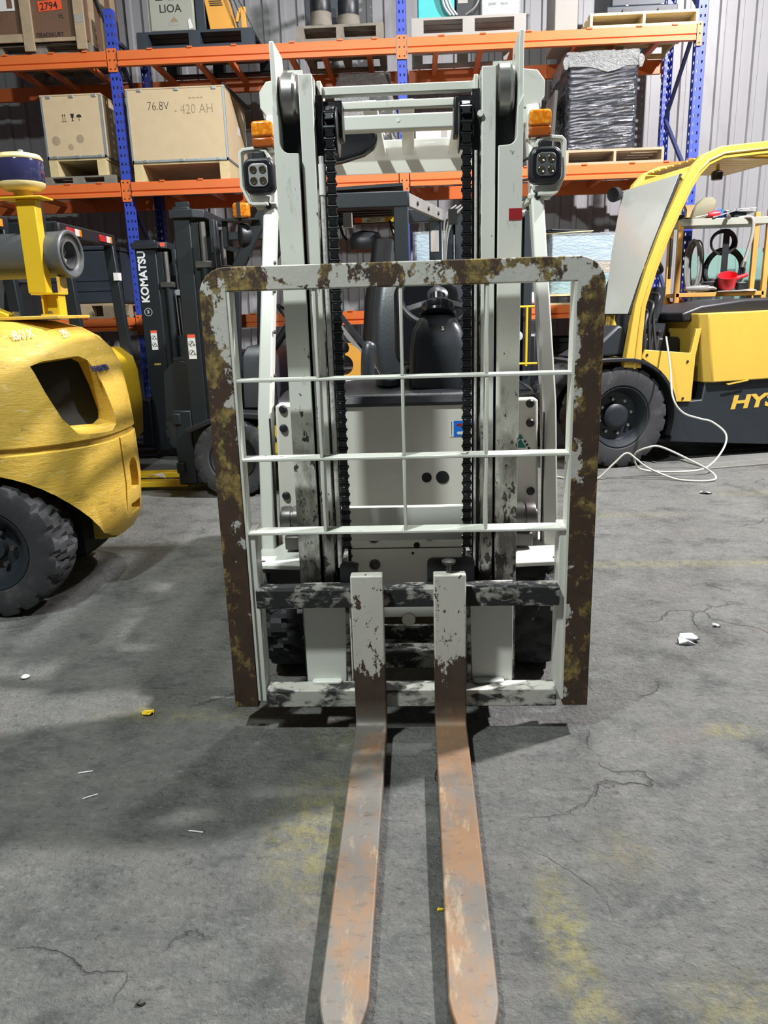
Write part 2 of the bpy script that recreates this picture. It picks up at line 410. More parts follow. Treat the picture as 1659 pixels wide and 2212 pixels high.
def wall_mat():
    m = Mat('painted_corrugated_sheet', .42); k = m.mix(m.noise(1.3, 6), (.26, .257, .263), (.34, .337, .348))
    k = m.mix(m.math('MULTIPLY', m.ramp(m.noise(3, 8, .7, m.stretch(6, 6, .35)), .55, .75), .55), k, (.22, .21, .205))
    k = m.mix(m.ramp(m.noise(30, 5, .6), .70, .76), k, (.12, .11, .10))
    m.col(k); m.bump(m.noise(40, 3), .06, .004); return m.m
MT['wallm'] = wall_mat()
STAINS = [(-.23, -.47, .14, .28, .8), (-.20, -.05, .16, .10, .35), (.33, -.80, .055, .20, .95), (.36, -1.02, .05, .12, .8), (.62, -.98, .12, .10, .5), (.99, -.01, .09, .05, .7),
          (-.75, .10, .34, .05, .4), (.52, -.55, .10, .10, .3), (1.5, 1.56, 1.3, .06, .5), (-.90, .13, .03, .05, .9), (2.5, 3.0, .5, .08, .4), (1.2, 2.5, .5, .06, .35)]
def floor_mat():
    m = Mat('worn_concrete', .62, 0, 0, .4); P = m.obj()
    n0 = m.noise(.8, 7, .6); n1 = m.noise(4.5, 9, .68); n2 = m.noise(42, 8, .72, m.stretch(1, 1.6, 1), .6)
    k = m.mix(m.ramp(n0, .3, .7), (0.126, 0.133, 0.124), (0.180, 0.184, 0.173))
    k = m.mix(m.ramp(n1, .42, .68), k, (0.226, 0.223, 0.210))
    k = m.mix(m.math('MULTIPLY', m.ramp(n1, .46, .32), .85), k, (0.071, 0.073, 0.071))
    k = m.mix(m.math('MULTIPLY', m.ramp(n2, .55, .68), .7), k, (0.284, 0.280, 0.264))
    k = m.mix(m.math('MULTIPLY', m.ramp(n2, .45, .33), .75), k, (0.062, 0.062, 0.060))
    k = m.mix(m.math('MULTIPLY', m.ramp(m.noise(2.1, 8, .7, m.stretch(1, 1, 1, None, (7, 3, 0))), .60, .70), .35), k, (0.209, 0.167, 0.146))
    k = m.mix(m.ramp(m.noise(11, 4, .6, m.stretch(1, 1, 1, None, (1, 9, 0))), .735, .76), k, (0.029, 0.029, 0.029))
    yn = m.ramp(m.noise(24, 8, .72), .40, .60)
    for (x, y, rx, ry, am) in STAINS:
        d = m.n('ShaderNodeVectorMath', 1, {'operation': 'LENGTH'}, i0=m.n('ShaderNodeMapping', Vector=P, Location=(-x/rx, -y/ry, 0), Scale=(1/rx, 1/ry, 0)))
        k = m.mix(m.math('MULTIPLY', m.math('MULTIPLY', m.ramp(d, 1.25, .35), yn), am*.75), k, (.38, .34, .12))
    w = m.n('ShaderNodeVectorMath', 0, {'operation': 'ADD'}, i0=P, i1=m.n('ShaderNodeVectorMath', 0, {'operation': 'SCALE'}, i0=m.n('ShaderNodeTexNoise', 1, Vector=P, Scale=2.5, Detail=6.0), Scale=.5))
    v = m.n('ShaderNodeTexVoronoi', 0, {'feature': 'DISTANCE_TO_EDGE'}, Vector=w, Scale=.62)
    cr = m.math('MULTIPLY', m.ramp(v, .0035, .001), m.ramp(m.noise(1.7, 3), .48, .56))
    k = m.mix(m.math('MULTIPLY', cr, .4), k, (.05, .05, .048))
    m.col(k); m.rough(m.ramp(n1, .3, .7, .70, .48))
    h = m.math('ADD', m.noise(18, 9, .70, m.stretch(1.0, 1.25, 1), .3), m.math('MULTIPLY', m.noise(70, 5, .65, None, .3), .6))
    h = m.math('SUBTRACT', h, m.math('MULTIPLY', cr, .5))
    m.bump(h, 1.0, .030)
    return m.m
MT['floor'] = floor_mat()

# ---------------------------------------------------------------- the hall
def structure(o): o['kind'] = 'structure'; return o
def plane(name, mat, x0, x1, y0, y1, z):
    me = mesh(name, [(x0, y0, z), (x1, y0, z), (x1, y1, z), (x0, y1, z)], [(0, 1, 2, 3)])
    return structure(new_obj(name, me, mat, None, 0, 2, None))
WALL_Y = 7.25
fl = plane('floor', MT['floor'], -9, 9, -7, WALL_Y, 0)
if fl.data.polygons[0].normal.z < 0: fl.data.flip_normals()
# corrugated sheets, each 1.14 m wide, six ribs
wall = thing('wall_back', None, None, (0, WALL_Y, 0)); structure(wall)
def sheet_mesh():
    prof = []; p = .19
    for k in range(6):
        x = k*p
        prof += [(x, 0), (x+.105, 0), (x+.120, -.026), (x+.168, -.026), (x+.183, 0)]
    prof.append((6*p, 0)); v = []; f = []
    for (x, y) in prof: v += [(x, y, 0), (x, y, 6.4)]
    for i in range(len(prof)-1): f.append((2*i, 2*i+2, 2*i+3, 2*i+1))
    me = bpy.data.meshes.new('wall_sheet'); me.from_pydata(v, [], f); me.materials.append(MT['wallm']); me.update(); return me
sm = sheet_mesh()
for k in range(16):
    o = bpy.data.objects.new('wall_sheet', sm); COL.objects.link(o); o.parent = wall
    o.location = (-9.1+k*1.14, (-.002 if k % 2 else 0), 0)
for z in (2.2, 4.6):
    bx('wall_rail', wall, MT['zinc'], -9.1, 9.1, .03, .09, z-.05, z+.05)

# ---------------------------------------------------------------- pallet racking
RY, RD = 5.80, 1.02
RX = [-5.53, -2.785, -.045, 2.70]
LEV = [1.28, 2.565, 3.715]
rack = thing('pallet_rack', 'orange and blue steel pallet racking along the corrugated wall', 'rack', (0, RY, 0))
def upright_mesh(h, w=.085):
    v = []; f = []
    def q(a): 
        n = len(v); v.extend(a); f.append((n, n+1, n+2, n+3))
    def quad(x0, x1, z0, z1): q([(x0, 0, z0), (x1, 0, z0), (x1, 0, z1), (x0, 0, z1)])
    z = 0.0; P = .075; hw = w/2
    while z < h-.001:
        z1 = min(z+P, h); a, b = z+.022, min(z+.048, h)
        quad(-hw, hw, z, a); quad(-hw, -.026, a, b); quad(-.012, .012, a, b); quad(.026, hw, a, b); quad(-hw, hw, b, z1)
        for sx in (-1, 1):
            q([(sx*hw, 0, z), (sx*hw, .018, z), (sx*hw, .018, z1), (sx*hw, 0, z1)])
            q([(sx*hw, .052, z), (sx*hw, .085, z), (sx*hw, .085, z1), (sx*hw, .052, z1)])
            q([(sx*hw, .018, z), (sx*hw, .052, z), (sx*hw, .052, a), (sx*hw, .018, a)])
            q([(sx*hw, .018, b), (sx*hw, .052, b), (sx*hw, .052, z1), (sx*hw, .018, z1)])
        z = z1
    me = bpy.data.meshes.new('upright'); me.from_pydata(v, [], f)
    bm = bmesh.new(); bm.from_mesh(me); bmesh.ops.remove_doubles(bm, verts=bm.verts, dist=1e-5); bm.to_mesh(me); bm.free()
    me.materials.append(MT['blue']); return me
um = {4.07: upright_mesh(4.07), 5.0: upright_mesh(5.0)}
for i, x in enumerate(RX):
    h = 4.07 if i in (0, 1) else 5.0
    for y, s in ((0, 1), (RD, -1)):
        o = bpy.data.objects.new('upright', um[h]); COL.objects.link(o); o.parent = rack
        o.location = (x, y, 0); o.scale = (1, s, 1)
        so = o.modifiers.new('sheet', 'SOLIDIFY'); so.thickness = .003
        box('foot_plate', rack, MT['blue'], (x, y+s*.04, .004), (.13, .12, .008))
    zz = .25; k = 0
    while zz < h-.75:
        a, b = (.07, RD-.07) if k % 2 else (RD-.07, .07)
        bar('brace', rack, MT['navy'], (x, a, zz), (x, b, zz+.72), .03, .035)
        zz += .72; k += 1
    for zb in (.2, h-.22): bar('brace', rack, MT['navy'], (x, .07, zb), (x, RD-.07, zb), .03, .035)
# front and back beams: stepped box section with hook-on end plates
prof = [(-.018, 0), (-.018, -.012), (-.022, -.012), (-.022, -.076), (-.010, -.084), (-.010, -.094), (-.026, -.100), (-.026, -.130), (.024, -.130), (.024, 0)]
L = RX[1]-RX[0]-.115
bme = prism('beam', None, MT['orange'], prof, 'x', -L/2, L/2); bmesh_data = bme.data
bpy.data.objects.remove(bme)
def plate_mesh():
    o = prism('beam_connector', None, MT['orange'], rrect(-.024, .024, -.175, .025, .004, 2), 'y', -.004, 0); me = o.data; bpy.data.objects.remove(o); return me
pm = plate_mesh()
hm = cyl('slot', None, MT['hole'], (0, -.0055, 0), (0, -.002, 0), .0075, None, 8); hmd = hm.data; bpy.data.objects.remove(hm)
tabm = box('lug', None, MT['orange'], (0, -.022, .004), (.05, .012, .012)); tabd = tabm.data; bpy.data.objects.remove(tabm)
for b in range(3):
    xc = (RX[b]+RX[b+1])/2
    for z in LEV:
        for y, s in ((-.004, 1), (RD+.004, -1)):
            o = bpy.data.objects.new('beam', bmesh_data); COL.objects.link(o); o.parent = rack; o.location = (xc, y, z); o.scale = (1, s, 1)
            for sx in (-1, 1):
                c = bpy.data.objects.new('beam_connector', pm); COL.objects.link(c); c.parent = o
                c.location = (sx*(L/2+.034), -.005, 0)
                if s == 1:
                    for q in (.0, -.075, -.15):
                        hh = bpy.data.objects.new('slot', hmd); COL.objects.link(hh); hh.parent = o; hh.location = (sx*(L/2+.034), -.005, q)
            if s == 1:
                for q in (-1.0, -.62, -.2, .35, .8, 1.12):
                    t = bpy.data.objects.new('beam_lug', tabd); COL.objects.link(t); t.parent = o; t.location = (q, 0, 0)
        for q in (-1.05, -.62, -.30, .30, .62, 1.05):
            bar('support_bar', rack, MT['orange'], (xc+q, .03, z-.05), (xc+q, RD-.03, z-.05), .05, .04)
# ---------------------------------------------------------------- the white forklift in the middle
T = thing('forklift', 'white forklift facing the camera with rusted load guard and two bare forks', 'forklift', (0, 0, 0))
W, CW = MT['white'], MT['cowl']
# load backrest: rounded steel hoop, one piece, with a welded grid
def hoop():
    o = []; i = []
    out = [(-.55, .085)]+[(-.55+.075-.075*math.cos(a), 1.41-.075+.075*math.sin(a)) for a in [PI/2*k/6 for k in range(7)]]
    out += [(.55-.075+.075*math.sin(a), 1.41-.075+.075*math.cos(a)) for a in [PI/2*k/6 for k in range(7)]]+[(.55, .085)]
    inn = [(.475, .085), (.475, 1.346), (-.475, 1.346), (-.475, .085)]
    return out+inn
guard = prism('load_backrest', T, MT['guard'], hoop(), 'y', 0, .065, .003)
for x in (-.237, .0, .235):
    for z0, z1 in ((.657, .871), (.879, 1.098), (1.106, 1.346)):
        bx('vertical_bar', guard, MT['white_chip'], x-.0045, x+.0045, .004, .062, z0, z1, .0015, 1)
for z in (.653, .875, 1.102):
    bx('horizontal_bar', guard, MT['white_chip'], -.475, .475, .003, .064, z-.004, z+.004, .0015, 1)
for s in (-1, 1):
    bx('inner_angle', guard, MT['white_chip'], s*.475, s*.468, .002, .063, .107, 1.345)
# carriage
upper = bx('carriage_upper_bar', T, MT['carriage_dark'], -.456, .452, -.012, .050, .422, .480, .003)
for i, x in enumerate((-.40, -.33, .27, .34, .41)):
    bx('notch_stop', upper, MT['steel'], x-.007, x+.007, .0, .02, .478, .484)
lower = bx('carriage_lower_bar', T, MT['carriage'], -.446, .452, -.012, .052, .090, .147, .003)
for x in (-.26, .25):
    prism('weld_bead', lower, W, rrect(x-.048, x+.048, .030, .058, .012, 4), 'z', .144, .156, .005, 3)
for s in (-1, 1):
    bx('carriage_side_plate', T, W, s*.450, s*.472, .01, .085, .10, .66, .002)
    prism('carriage_roller_plate', T, W, [(s*.325, .11), (s*.200, .11), (s*.190, .40), (s*.190, .47), (s*.325, .47)], 'y', .055, .085, .003)
    bx('carriage_inner_web', T, MT['carriage'], s*.196, s*.184, .055, .20, .115, .56, .002)
    bx('carriage_inner_web', T, MT['carriage'], s*.327, s*.318, .085, .19, .115, .44, .002)
# stop plate standing behind the right fork, and the fork pin
prism('fork_stop_plate', T, MT['grease'], rrect(.062, .205, .40, .556, .018, 4, (1, 1, 0, 0)), 'y', .052, .062)
prism('fork_stop_plate', T, MT['grease'], rrect(-.205, -.150, .40, .545, .018, 4, (1, 1, 0, 0)), 'y', .052, .062)
# forks
def fork(xc):
    hw = .0475
    pr = [((-.014, .537), (-.055, .537)), ((-.014, .30), (-.055, .30)), ((-.014, .13), (-.055, .125)), ((-.016, .060), (-.057, .085))]
    for k in range(1, 6):
        a = PI/2*k/5
        pr.append(((-.016-.034*(1-math.cos(a)), .060-.046*math.sin(a)), (-.057-.022*(1-math.cos(a)), .085-.027*math.sin(a))))
    for y, t in ((-.30, .056), (-.60, .052), (-.90, .043)): pr.append(((y, .013), (y-.02, t)))
    rings = []
    for (o, i) in pr:
        rings.append([(xc-hw, o[0], o[1]), (xc+hw, o[0], o[1]), (xc+hw, i[0], i[1]), (xc-hw, i[0], i[1])])
    for y, h, t in ((-1.000, hw, .039), (-1.025, hw-.005, .037), (-1.075, hw-.020, .032), (-1.105, hw-.033, .028)):
        rings.append([(xc-h, y, .013), (xc+h, y, .013), (xc+h, y, t), (xc-h, y, t)])
    f = loft('fork', T, MT['fork'], rings, True, False, 50, .004)
    prism('fork_hook', f, MT['carriage_dark'], [(xc-.03, .43), (xc+.03, .43), (xc+.03, .50), (xc-.03, .50)], 'y', -.014, .03)
    return f
fork(-.117)
fr = fork(.126)
lathe('fork_pin', fr, MT['dark_steel'], [(.008, -.02), (.008, .022), (.020, .030), (.021, .036), (.006, .040)], (.124, -.028, .537), (0, 0, 1), 20)
# mast: outer and inner rails
def rail(s):
    a = lambda x0, x1: (min(s*x0, s*x1), max(s*x0, s*x1))
    # outer web reaching above the cut-out flange
    prism('mast_outer_web', T, MT['rail'], [(s*.338, .12), (s*.338, 1.985), (s*.326, 1.985), (s*.325, 1.95), (s*.325, .12)], 'y', .125, .27, .002)
    pts = [(.338, .12), (.338, 1.83)]+[(.322, 1.80), (.3215, 1.755)]
    pts += [(.297+.0245*math.cos(a), 1.735-.028*math.sin(a)) for a in [PI/2*k/5 for k in range(6)]]
    pts += [(.272, 1.706), (.272, .12)]
    prism('mast_outer_flange', T, MT['rail'], [(s*x, z) for x, z in pts], 'y', .112, .127, .002)
    x0, x1 = a(.270, .324); bx('mast_outer_flange', T, MT['rail'], x0, x1, .258, .272, .12, 1.95)
    x0, x1 = a(.268, .330); bx('rail_channel_strip', T, MT['grease'], x0, x1, .195, .205, .12, 1.90)  # black strip closing the gap between outer and inner rail
    lathe('mast_roller', T, MT['steel'], [(.012, -.024), (.060, -.024), (.066, -.018), (.066, .010), (.060, .018), (.060, .022), (.012, .024)], (s*.296, .198, 1.86), (1, 0, 0), 36)
    # inner rail
    x0, x1 = a(.228, .266); bx('mast_inner_flange', T, MT['rail'], x0, x1, .132, .148, .15, 1.905, .002)
    x0, x1 = a(.226, .238); bx('mast_inner_web', T, MT['carriage'], x0, x1, .146, .245, .15, 1.90)
    x0, x1 = a(.228, .266); bx('mast_inner_flange', T, MT['grease'], x0, x1, .238, .250, .15, 1.905)
    x0, x1 = a(.205, .226); bx('rail_liner', T, MT['grease'], x0, x1, .165, .175, .15, 1.86)
    x0, x1 = a(.212, .224); bx('tie_gusset', T, MT['white_chip'], x0, x1, .20, .30, 1.78, 1.905, .002)
    cyl('lift_cylinder', T, MT['mast_dark'], (s*.246, .315, .2), (s*.246, .315, 1.55), .030)
    cyl('lift_rod', T, MT['steel'], (s*.246, .315, 1.55), (s*.246, .315, 1.88), .019)
    # chain over its sheave
    xs = s*.188
    sh = lathe('chain_sheave', T, MT['chain'], [(.01, -.020), (.064, -.020), (.066, -.017), (.056, -.013), (.056, .013), (.066, .017), (.064, .020), (.01, .020)], (xs, .205, 1.772), (1, 0, 0), 36)
    bx('sheave_bracket', T, MT['grease'], xs-.030, xs+.030, .225, .30, 1.76, 1.86, .004)
    ch = thing('lift_chain', None, None, (xs, .144, 0)); ch.parent = T
    if 'LINK' not in MT:
        lo = prism('chain_link', None, MT['chain'], [(-.012, -.010), (.012, -.010), (.0125, -.004), (.0095, 0), (.0125, .004), (.012, .010), (-.012, .010), (-.0125, .004), (-.0095, 0), (-.0125, -.004)], 'y', -.007, .007, .0015, 1)
        po = cyl('chain_pin', None, MT['chain'], (-.0155, 0, .0145), (.0155, 0, .0145), .0055, None, 8)
        MT['LINK'] = (lo, po)
    lo, po = MT['LINK']
    k = 0; z = .492
    first = (s == -1)
    while z < 1.775:
        for src in (lo, po):
            c = src if (first and k == 0) else src.copy()
            if c is not src: COL.objects.link(c)
            c.parent = ch; c.location = (0, 0, z)
        k += 1; z += .0288
    a0 = 0
    while a0 < PI*.9:                    # over the top of the sheave
        a0 += .48
        for src in (lo, po):
            c = src.copy(); COL.objects.link(c); c.parent = ch
            c.location = (0, .061*(1-math.cos(a0)), 1.772+.061*math.sin(a0)); c.rotation_euler = (-a0, 0, 0)
    cyl('chain_anchor', ch, MT['chain'], (0, 0, .44), (0, 0, .495), .010, None, 12)
    tube('mast_hose', T, MT['hose'], [(s*.213, .136, 1.70), (s*.213, .136, 1.2), (s*.212, .136, .8), (s*.211, .136, .50)], .0075 if s < 0 else .004)
    bx('chain_guide', T, MT['pale_grey'] if s < 0 else MT['dark_steel'], s*.165, s*.140, .20, .23, 1.52, 1.56)
for s in (-1, 1): rail(s)
cyl('hose_sleeve', T, MT['sticker'], (-.213, .136, 1.60), (-.213, .136, 1.68), .0095)
bx('inner_tie_bar', T, MT['white_chip'], -.226, .226, .215, .245, 1.870, 1.893, .003)
bx('outer_tie_bar', T, MT['white_chip'], -.32, .32, .285, .31, 1.848, 1.870, .003)
bx('middle_tie_plate', T, W, -.325, .325, .30, .325, .535, .652, .003)
bx('lower_tie_plate', T, W, -.30, .30, .20, .225, .30, .405, .003)
bx('bottom_tie_plate', T, MT['carriage'], -.33, .33, .15, .27, .14, .20, .004)
tg = bx('tie_grille', T, MT['carriage_dark'], -.18, .18, .235, .25, .205, .255, .002)
bx('grille_slot', tg, MT['hole'], -.03, .03, .232, .236, .225, .235)
cyl('tie_pin', T, MT['steel'], (.0, .19, .295), (.0, .24, .295), .022)
bx('red_tape', T, MT['red'], .302, .3385, .1105, .112, 1.515, 1.545)
cyl('rail_bolt', T, MT['sticker'], (.224, .125, 1.79), (.224, .14, 1.79), .008)
# front cowl
cowl = prism('front_cowl', T, CW, rrect(-.34, .34, .535, .975, .02, 4, (1, 1, 0, 0)), 'y', .55, .60, .008, 3)
for x, r in ((.070, .018), (.127, .0235)): cyl('cable_hole', cowl, MT['hole'], (x, .547, .695), (x, .556, .695), r, None, 24)
ax = bx('axle_cover', T, CW, -.34, .34, .50, .56, .30, .535, .006)
bx('seam', ax, MT['hole'], -.33, .33, .4985, .5005, .444, .447)
for x, z, r in ((-.197, .488, .009), (-.165, .488, .010), (-.196, .382, .011), (.03, .455, .0115), (.015, .425, .005)):
    cyl('bolt_hole', ax, MT['hole'], (x, .498, z), (x, .503, z), r, None, 14)
for x, z in ((-.125, .487), (-.125, .384)):
    lathe('plug', ax, MT['dark_steel'], [(.020, 0), (.020, .006), (.015, .007), (.014, .003), (.0, .004)], (x, .501, z), (0, -1, 0), 24)
lathe('grease_nut', ax, MT['steel'], [(.022, 0), (.018, .01), (.010, .022), (.0, .028)], (.075, .501, .492), (0, -1, 0), 20)
# side cowls, fenders, wheels
for s in (-1, 1):
    pts = [(.335, .975), (.448, .978), (.456, .968), (.462, .72), (.470, .46), (.430, .452), (.395, .452)]
    pts += [(.345+.072*math.cos(a), .555+.072*math.sin(a)) for a in [-.6+(PI/2+.6)*k/7 for k in range(8)]]+[(.335, .63)]
    sc_ = prism('side_cowl', T, CW, [(s*x, z) for x, z in pts], 'y', .50, .60, .010, 3)
    bx('wheel_well', T, MT['hole'], s*.335, s*.43, .585, .60, .44, .66)
    for x, z in ((.428, .960), (.430, .893), (.436, .650)):
        lathe('bolt_cap', sc_, MT['black'], [(.0145, -.002), (.0145, .004), (.010, .009), (.0, .011)], (s*x, .498, z), (0, -1, 0), 18)
    fe = prism('fender', T, W, [(s*x, y) for x, y in ((.335, .60), (.335, .262), (.36, .250), (.490, .262), (.512, .285), (.528, .42), (.53, .60))], 'z', .452, .468, .004)
    if s < 0: prism('fender_lip', fe, MT['black'], [(s*x, y) for x, y in ((.345, .60), (.345, .270), (.40, .262), (.485, .272), (.505, .295), (.52, .42), (.52, .60))], 'z', .436, .452)
    cyl('fender_hole', fe, MT['hole'], (s*.493, .30, .4675), (s*.493, .30, .4688), .008, None, 12)
    # flap hanging behind the fender, inboard bracket
    if s < 0: prism('mud_flap', T, MT['black'], rrect(min(s*.33, s*.475), max(s*.33, s*.475), .34, .425, .015, 4), 'y', .30, .306)
    ty = tyre('front_tyre', T, MT['rubber'], (s*.436, .52, .226), .226, .158, .11, 'x', 14, .018)
    lathe('wheel_rim', ty, MT['dark_steel'], [(.02, -.05), (.08, -.05), (.108, -.02), (.116, .05), (.11, .055), (.085, .0), (.03, -.01)], (s*.436, .52, .226), (s, 0, 0), 28)
    # tilt cylinder pins
    pin = lathe('tilt_pin', T, MT['dark_steel'], [(.0, -.052), (.018, -.052), (.022, -.044), (.040, -.044), (.042, -.038), (.042, -.012), (.037, -.010), (.037, -.004), (.042, -.002), (.042, .034), (.030, .038), (.03, .055)], (s*.398, .43, .585), (-s, 0, 0), 28)
    bx('tilt_bracket', pin, MT['dark_steel'], s*.345, s*.432, .39, .47, .478, .528, .006)
    bx('tilt_bracket_ear', pin, MT['white_chip'], s*.340, s*.352, .34, .47, .475, .60, .004)
# flap light slots on the floor plate are left to the lights; pillars
for s in (-1, 1):
    P = [Vector((s*.503, .47, .455)), Vector((s*.500, .56, .95)), Vector((s*.487, .71, 1.39)), Vector((s*.484, .86, 1.71)), Vector((s*.482, .99, 2.0))]
    rings = []
    for i, p in enumerate(P):
        hw = .024 if i < 2 else .023; dp = .035
        rings.append([p+Vector((-hw, -dp, 0)), p+Vector((hw, -dp, 0)), p+Vector((hw, dp, 0)), p+Vector((-hw, dp, 0))])
    pl = loft('front_pillar', T, W, rings, True, False, 50, .006)
    if s < 0:
        pass
    bx('pillar_seam', pl, MT['hole'], s*.474, s*.4765, .478, .50, .46, .93)
    # hinge-like bolts on the inner edge of the pillar
    for y, z in ((.60, 1.07), (.655, 1.22), (.70, 1.36), (.745, 1.46)):
        if s < 0: cyl('pillar_bolt', pl, MT['dark_steel'], (s*.466, y-.03, z), (s*.458, y-.03, z), .007, None, 10)
    bar('grab_rail', T, W, (s*.472, .83, 1.66), (s*.40, 1.0, 1.62), .02, .02, (0, 0, 1), .005)
    # head guard side rails and their angular front caps
    bar('guard_side_rail', T, W, (s*.485, .98, 2.03), (s*.47, 2.0, 2.05), .07, .09, (0, 0, 1), .012)
    cap = loft('guard_corner_cap', T, W, [
        [(s*.44, .96, 1.99), (s*.500, .96, 1.99), (s*.530, .985, 2.03), (s*.530, .985, 2.085), (s*.500, .97, 2.115), (s*.44, .96, 2.12)],
        [(s*.44, 1.20, 1.995), (s*.490, 1.20, 1.995), (s*.515, 1.20, 2.04), (s*.515, 1.20, 2.08), (s*.49, 1.20, 2.10), (s*.44, 1.20, 2.11)]], True, False, 30, .004)
    bar('rear_pillar', T, W, (s*.47, 1.98, 1.98), (s*.46, 1.95, 1.0), .05, .07, (0, 1, 0), .006)
fb = bx('guard_front_beam', T, W, -.47, .47, .955, 1.01, 1.932, 1.985, .006)
cyl('beam_hole', fb, MT['sticker'], (-.012, .953, 1.963), (-.012, .957, 1.963), .007, None, 14)
for x in (-.36, -.12, .02, .24, .38):
    bx('roof_slat', T, W, x-.028, x+.028, 1.0, 1.97, 2.018, 2.045, .004)
rp = prism('guard_rear_panel', T, CW, [(1.90, 2.085), (1.945, 2.085), (1.985, 2.03), (1.985, 1.945), (1.955, 1.940), (1.955, 2.0), (1.90, 2.05)], 'x', -.46, .46, .004)
for x in (-.14, .10):
    bx('panel_slot', rp, MT['sticker'], x, x+.05, 1.899, 1.902, 2.060, 2.068)
# inside mirror under the roof
mr = prism('mirror', T, MT['blackgloss'], [(-.40, 2.0), (-.115, 2.0), (-.10, 1.975), (-.112, 1.935), (-.16, 1.905), (-.25, 1.882), (-.36, 1.868), (-.40, 1.868)], 'y', 1.25, 1.32, .015, 3)
bx('mirror_stay', mr, MT['black'], -.27, -.22, 1.28, 1.31, 1.95, 2.03)
# lamps on the pillars
def lamp_set(s, dx, lens_mat):
    xl, zl = s*(.506+dx), 1.757
    lo = prism('work_lamp', T, MT['black'], rrect(xl-.056, xl+.056, zl-.060, zl+.060, .030, 6), 'y', .745, .80, .012, 3)
    prism('lamp_bezel', lo, MT['blackgloss'], rrect(xl-.047, xl+.047, zl-.051, zl+.051, .026, 6), 'y', .738, .746, .003)
    prism('lamp_lens', lo, lens_mat, rrect(xl-.034, xl+.034, zl-.038, zl+.038, .018, 6), 'y', .734, .739, .002)
    for i in (-1, 1):
        for j in (-1, 1):
            lathe('lamp_led', lo, MT['lamp_led'], [(.0125, 0), (.0125, .003), (.0105, .004), (.005, .001), (.0, .002)], (xl+i*.0165, .7345, zl+j*.018), (0, -1, 0), 20)
    bx('lamp_mount', lo, MT['black'], xl-.022, xl+.022, .76, .79, zl+.058, zl+.082, .004)
    path = [(s*(.470+dx), zl+.060), (s*(.482+dx), zl+.084), (s*(.515+dx), zl+.094), (s*(.562+dx), zl+.090), (s*(.573+dx), zl+.080), (s*(.575+dx), zl-.03), (s*(.550+dx), zl-.086), (s*(.538+dx), zl-.090), (s*(.485+dx), zl-.090)]
    rings = []
    for i, (x, z) in enumerate(path):
        a = Vector(path[max(0, i-1)]); b = Vector(path[min(len(path)-1, i+1)]); d = (b-a).normalized(); nn = Vector((-d.y, d.x))*.0055
        rings.append([(x-nn.x, .765, z-nn.y), (x+nn.x, .765, z+nn.y), (x+nn.x, .815, z+nn.y), (x-nn.x, .815, z-nn.y)])
    br = loft('lamp_bracket', T, W, rings, True, False, 50, .002)
    prism('bracket_plate', br, W, [(s*(.573+dx), zl-.035), (s*(.549+dx), zl-.088), (s*(.485+dx), zl-.092), (s*(.478+dx), zl-.06)], 'y', .805, .815, .003)
    bx('bracket_arm', br, W, min(s*(.455+dx), s*(.535+dx)), max(s*(.455+dx), s*(.535+dx)), .80, .83, zl-.105, zl-.082, .006)
    lathe('bracket_bolt', br, MT['black'], [(.011, 0), (.011, .008), (.0, .010)], (s*(.487+dx), .80, zl-.094), (0, -1, 0), 14)
    xt, zt = s*(.487+dx*1.2), 1.893
    tb = prism('turn_signal', T, W, rrect(xt-.040, xt+.040, zt-.046, zt+.046, .010, 4), 'y', .80, .845, .004)
    prism('signal_lens', tb, MT['amber'], rrect(xt-.038, xt+.038, zt-.008, zt+.044, .012, 4, (1, 1, 0, 0)), 'y', .755, .80, .008, 3)
    prism('signal_lens', tb, MT['amber_dark'], rrect(xt-.038, xt+.038, zt-.044, zt-.009, .012, 4, (0, 0, 1, 1)), 'y', .756, .80, .008, 3)
    bx('signal_mount', tb, W, min(s*.455, s*.475), max(s*.455, s*.475), .80, .90, 1.86, 1.94, .006)
lamp_set(-1, 0, MT['lamp_lens']); lamp_set(1, -.004, MT['mesh_grey'])
tube('lamp_cable', T, MT['black_hose'], spline([(.450, .80, 1.79), (.42, .82, 1.775), (.395, .84, 1.73), (.40, .85, 1.69)], 6), .005)
tube('lamp_cable', T, MT['black_hose'], spline([(.450, .80, 1.72), (.418, .82, 1.715), (.405, .84, 1.68), (.41, .85, 1.64), (.38, .85, 1.645)], 6), .005)
# dash, column, wheel, seat
dash = loft('dashboard', T, MT['black'], [
    [(x, .535, .962), (x, .55, .995 if abs(x) < .3 else .985), (x, .66, 1.03 if abs(x) < .3 else 1.0), (x, .78, 1.03 if abs(x) < .3 else 1.0), (x, .80, .93), (x, .60, .93)] for x in (-.455, -.40, -.20, .20, .38, .455)], True, False, 40, .006)
loft('dash_wing', T, MT['vinyl'], [[(.34, .60, .99), (.455, .60, .99), (.465, .75, .985), (.34, .75, .985)], [(.34, .64, 1.065), (.365, .64, 1.06), (.38, .72, 1.05), (.34, .72, 1.07)]], True, False, 40, .01)
cc = loft('column_cover', T, MT['vinyl'], [
    [(x+.118, y, z) for x, y in rrect(-hx, hx, .60+dy, .60+dy+dd, .035, 4)] for z, hx, dy, dd in ((.99, .105, .0, .20), (1.06, .104, .005, .20), (1.15, .100, .02, .19), (1.205, .090, .035, .17), (1.245, .070, .06, .13), (1.262, .050, .08, .10))], True, False, 60)
lathe('column_boot', cc, MT['blackgloss'], [(.060, 0), (.067, .004), (.067, .014), (.055, .022), (.058, .030), (.060, .044), (.052, .054), (.03, .06), (.03, .09)], (.122, .72, 1.252), (0, .55, 1), 28)
text('column_mark', cc, MT['chalk'], 's', .03, frame4((.130, .6335, 1.210), (1, 0, 0), (0, .5, 1)))
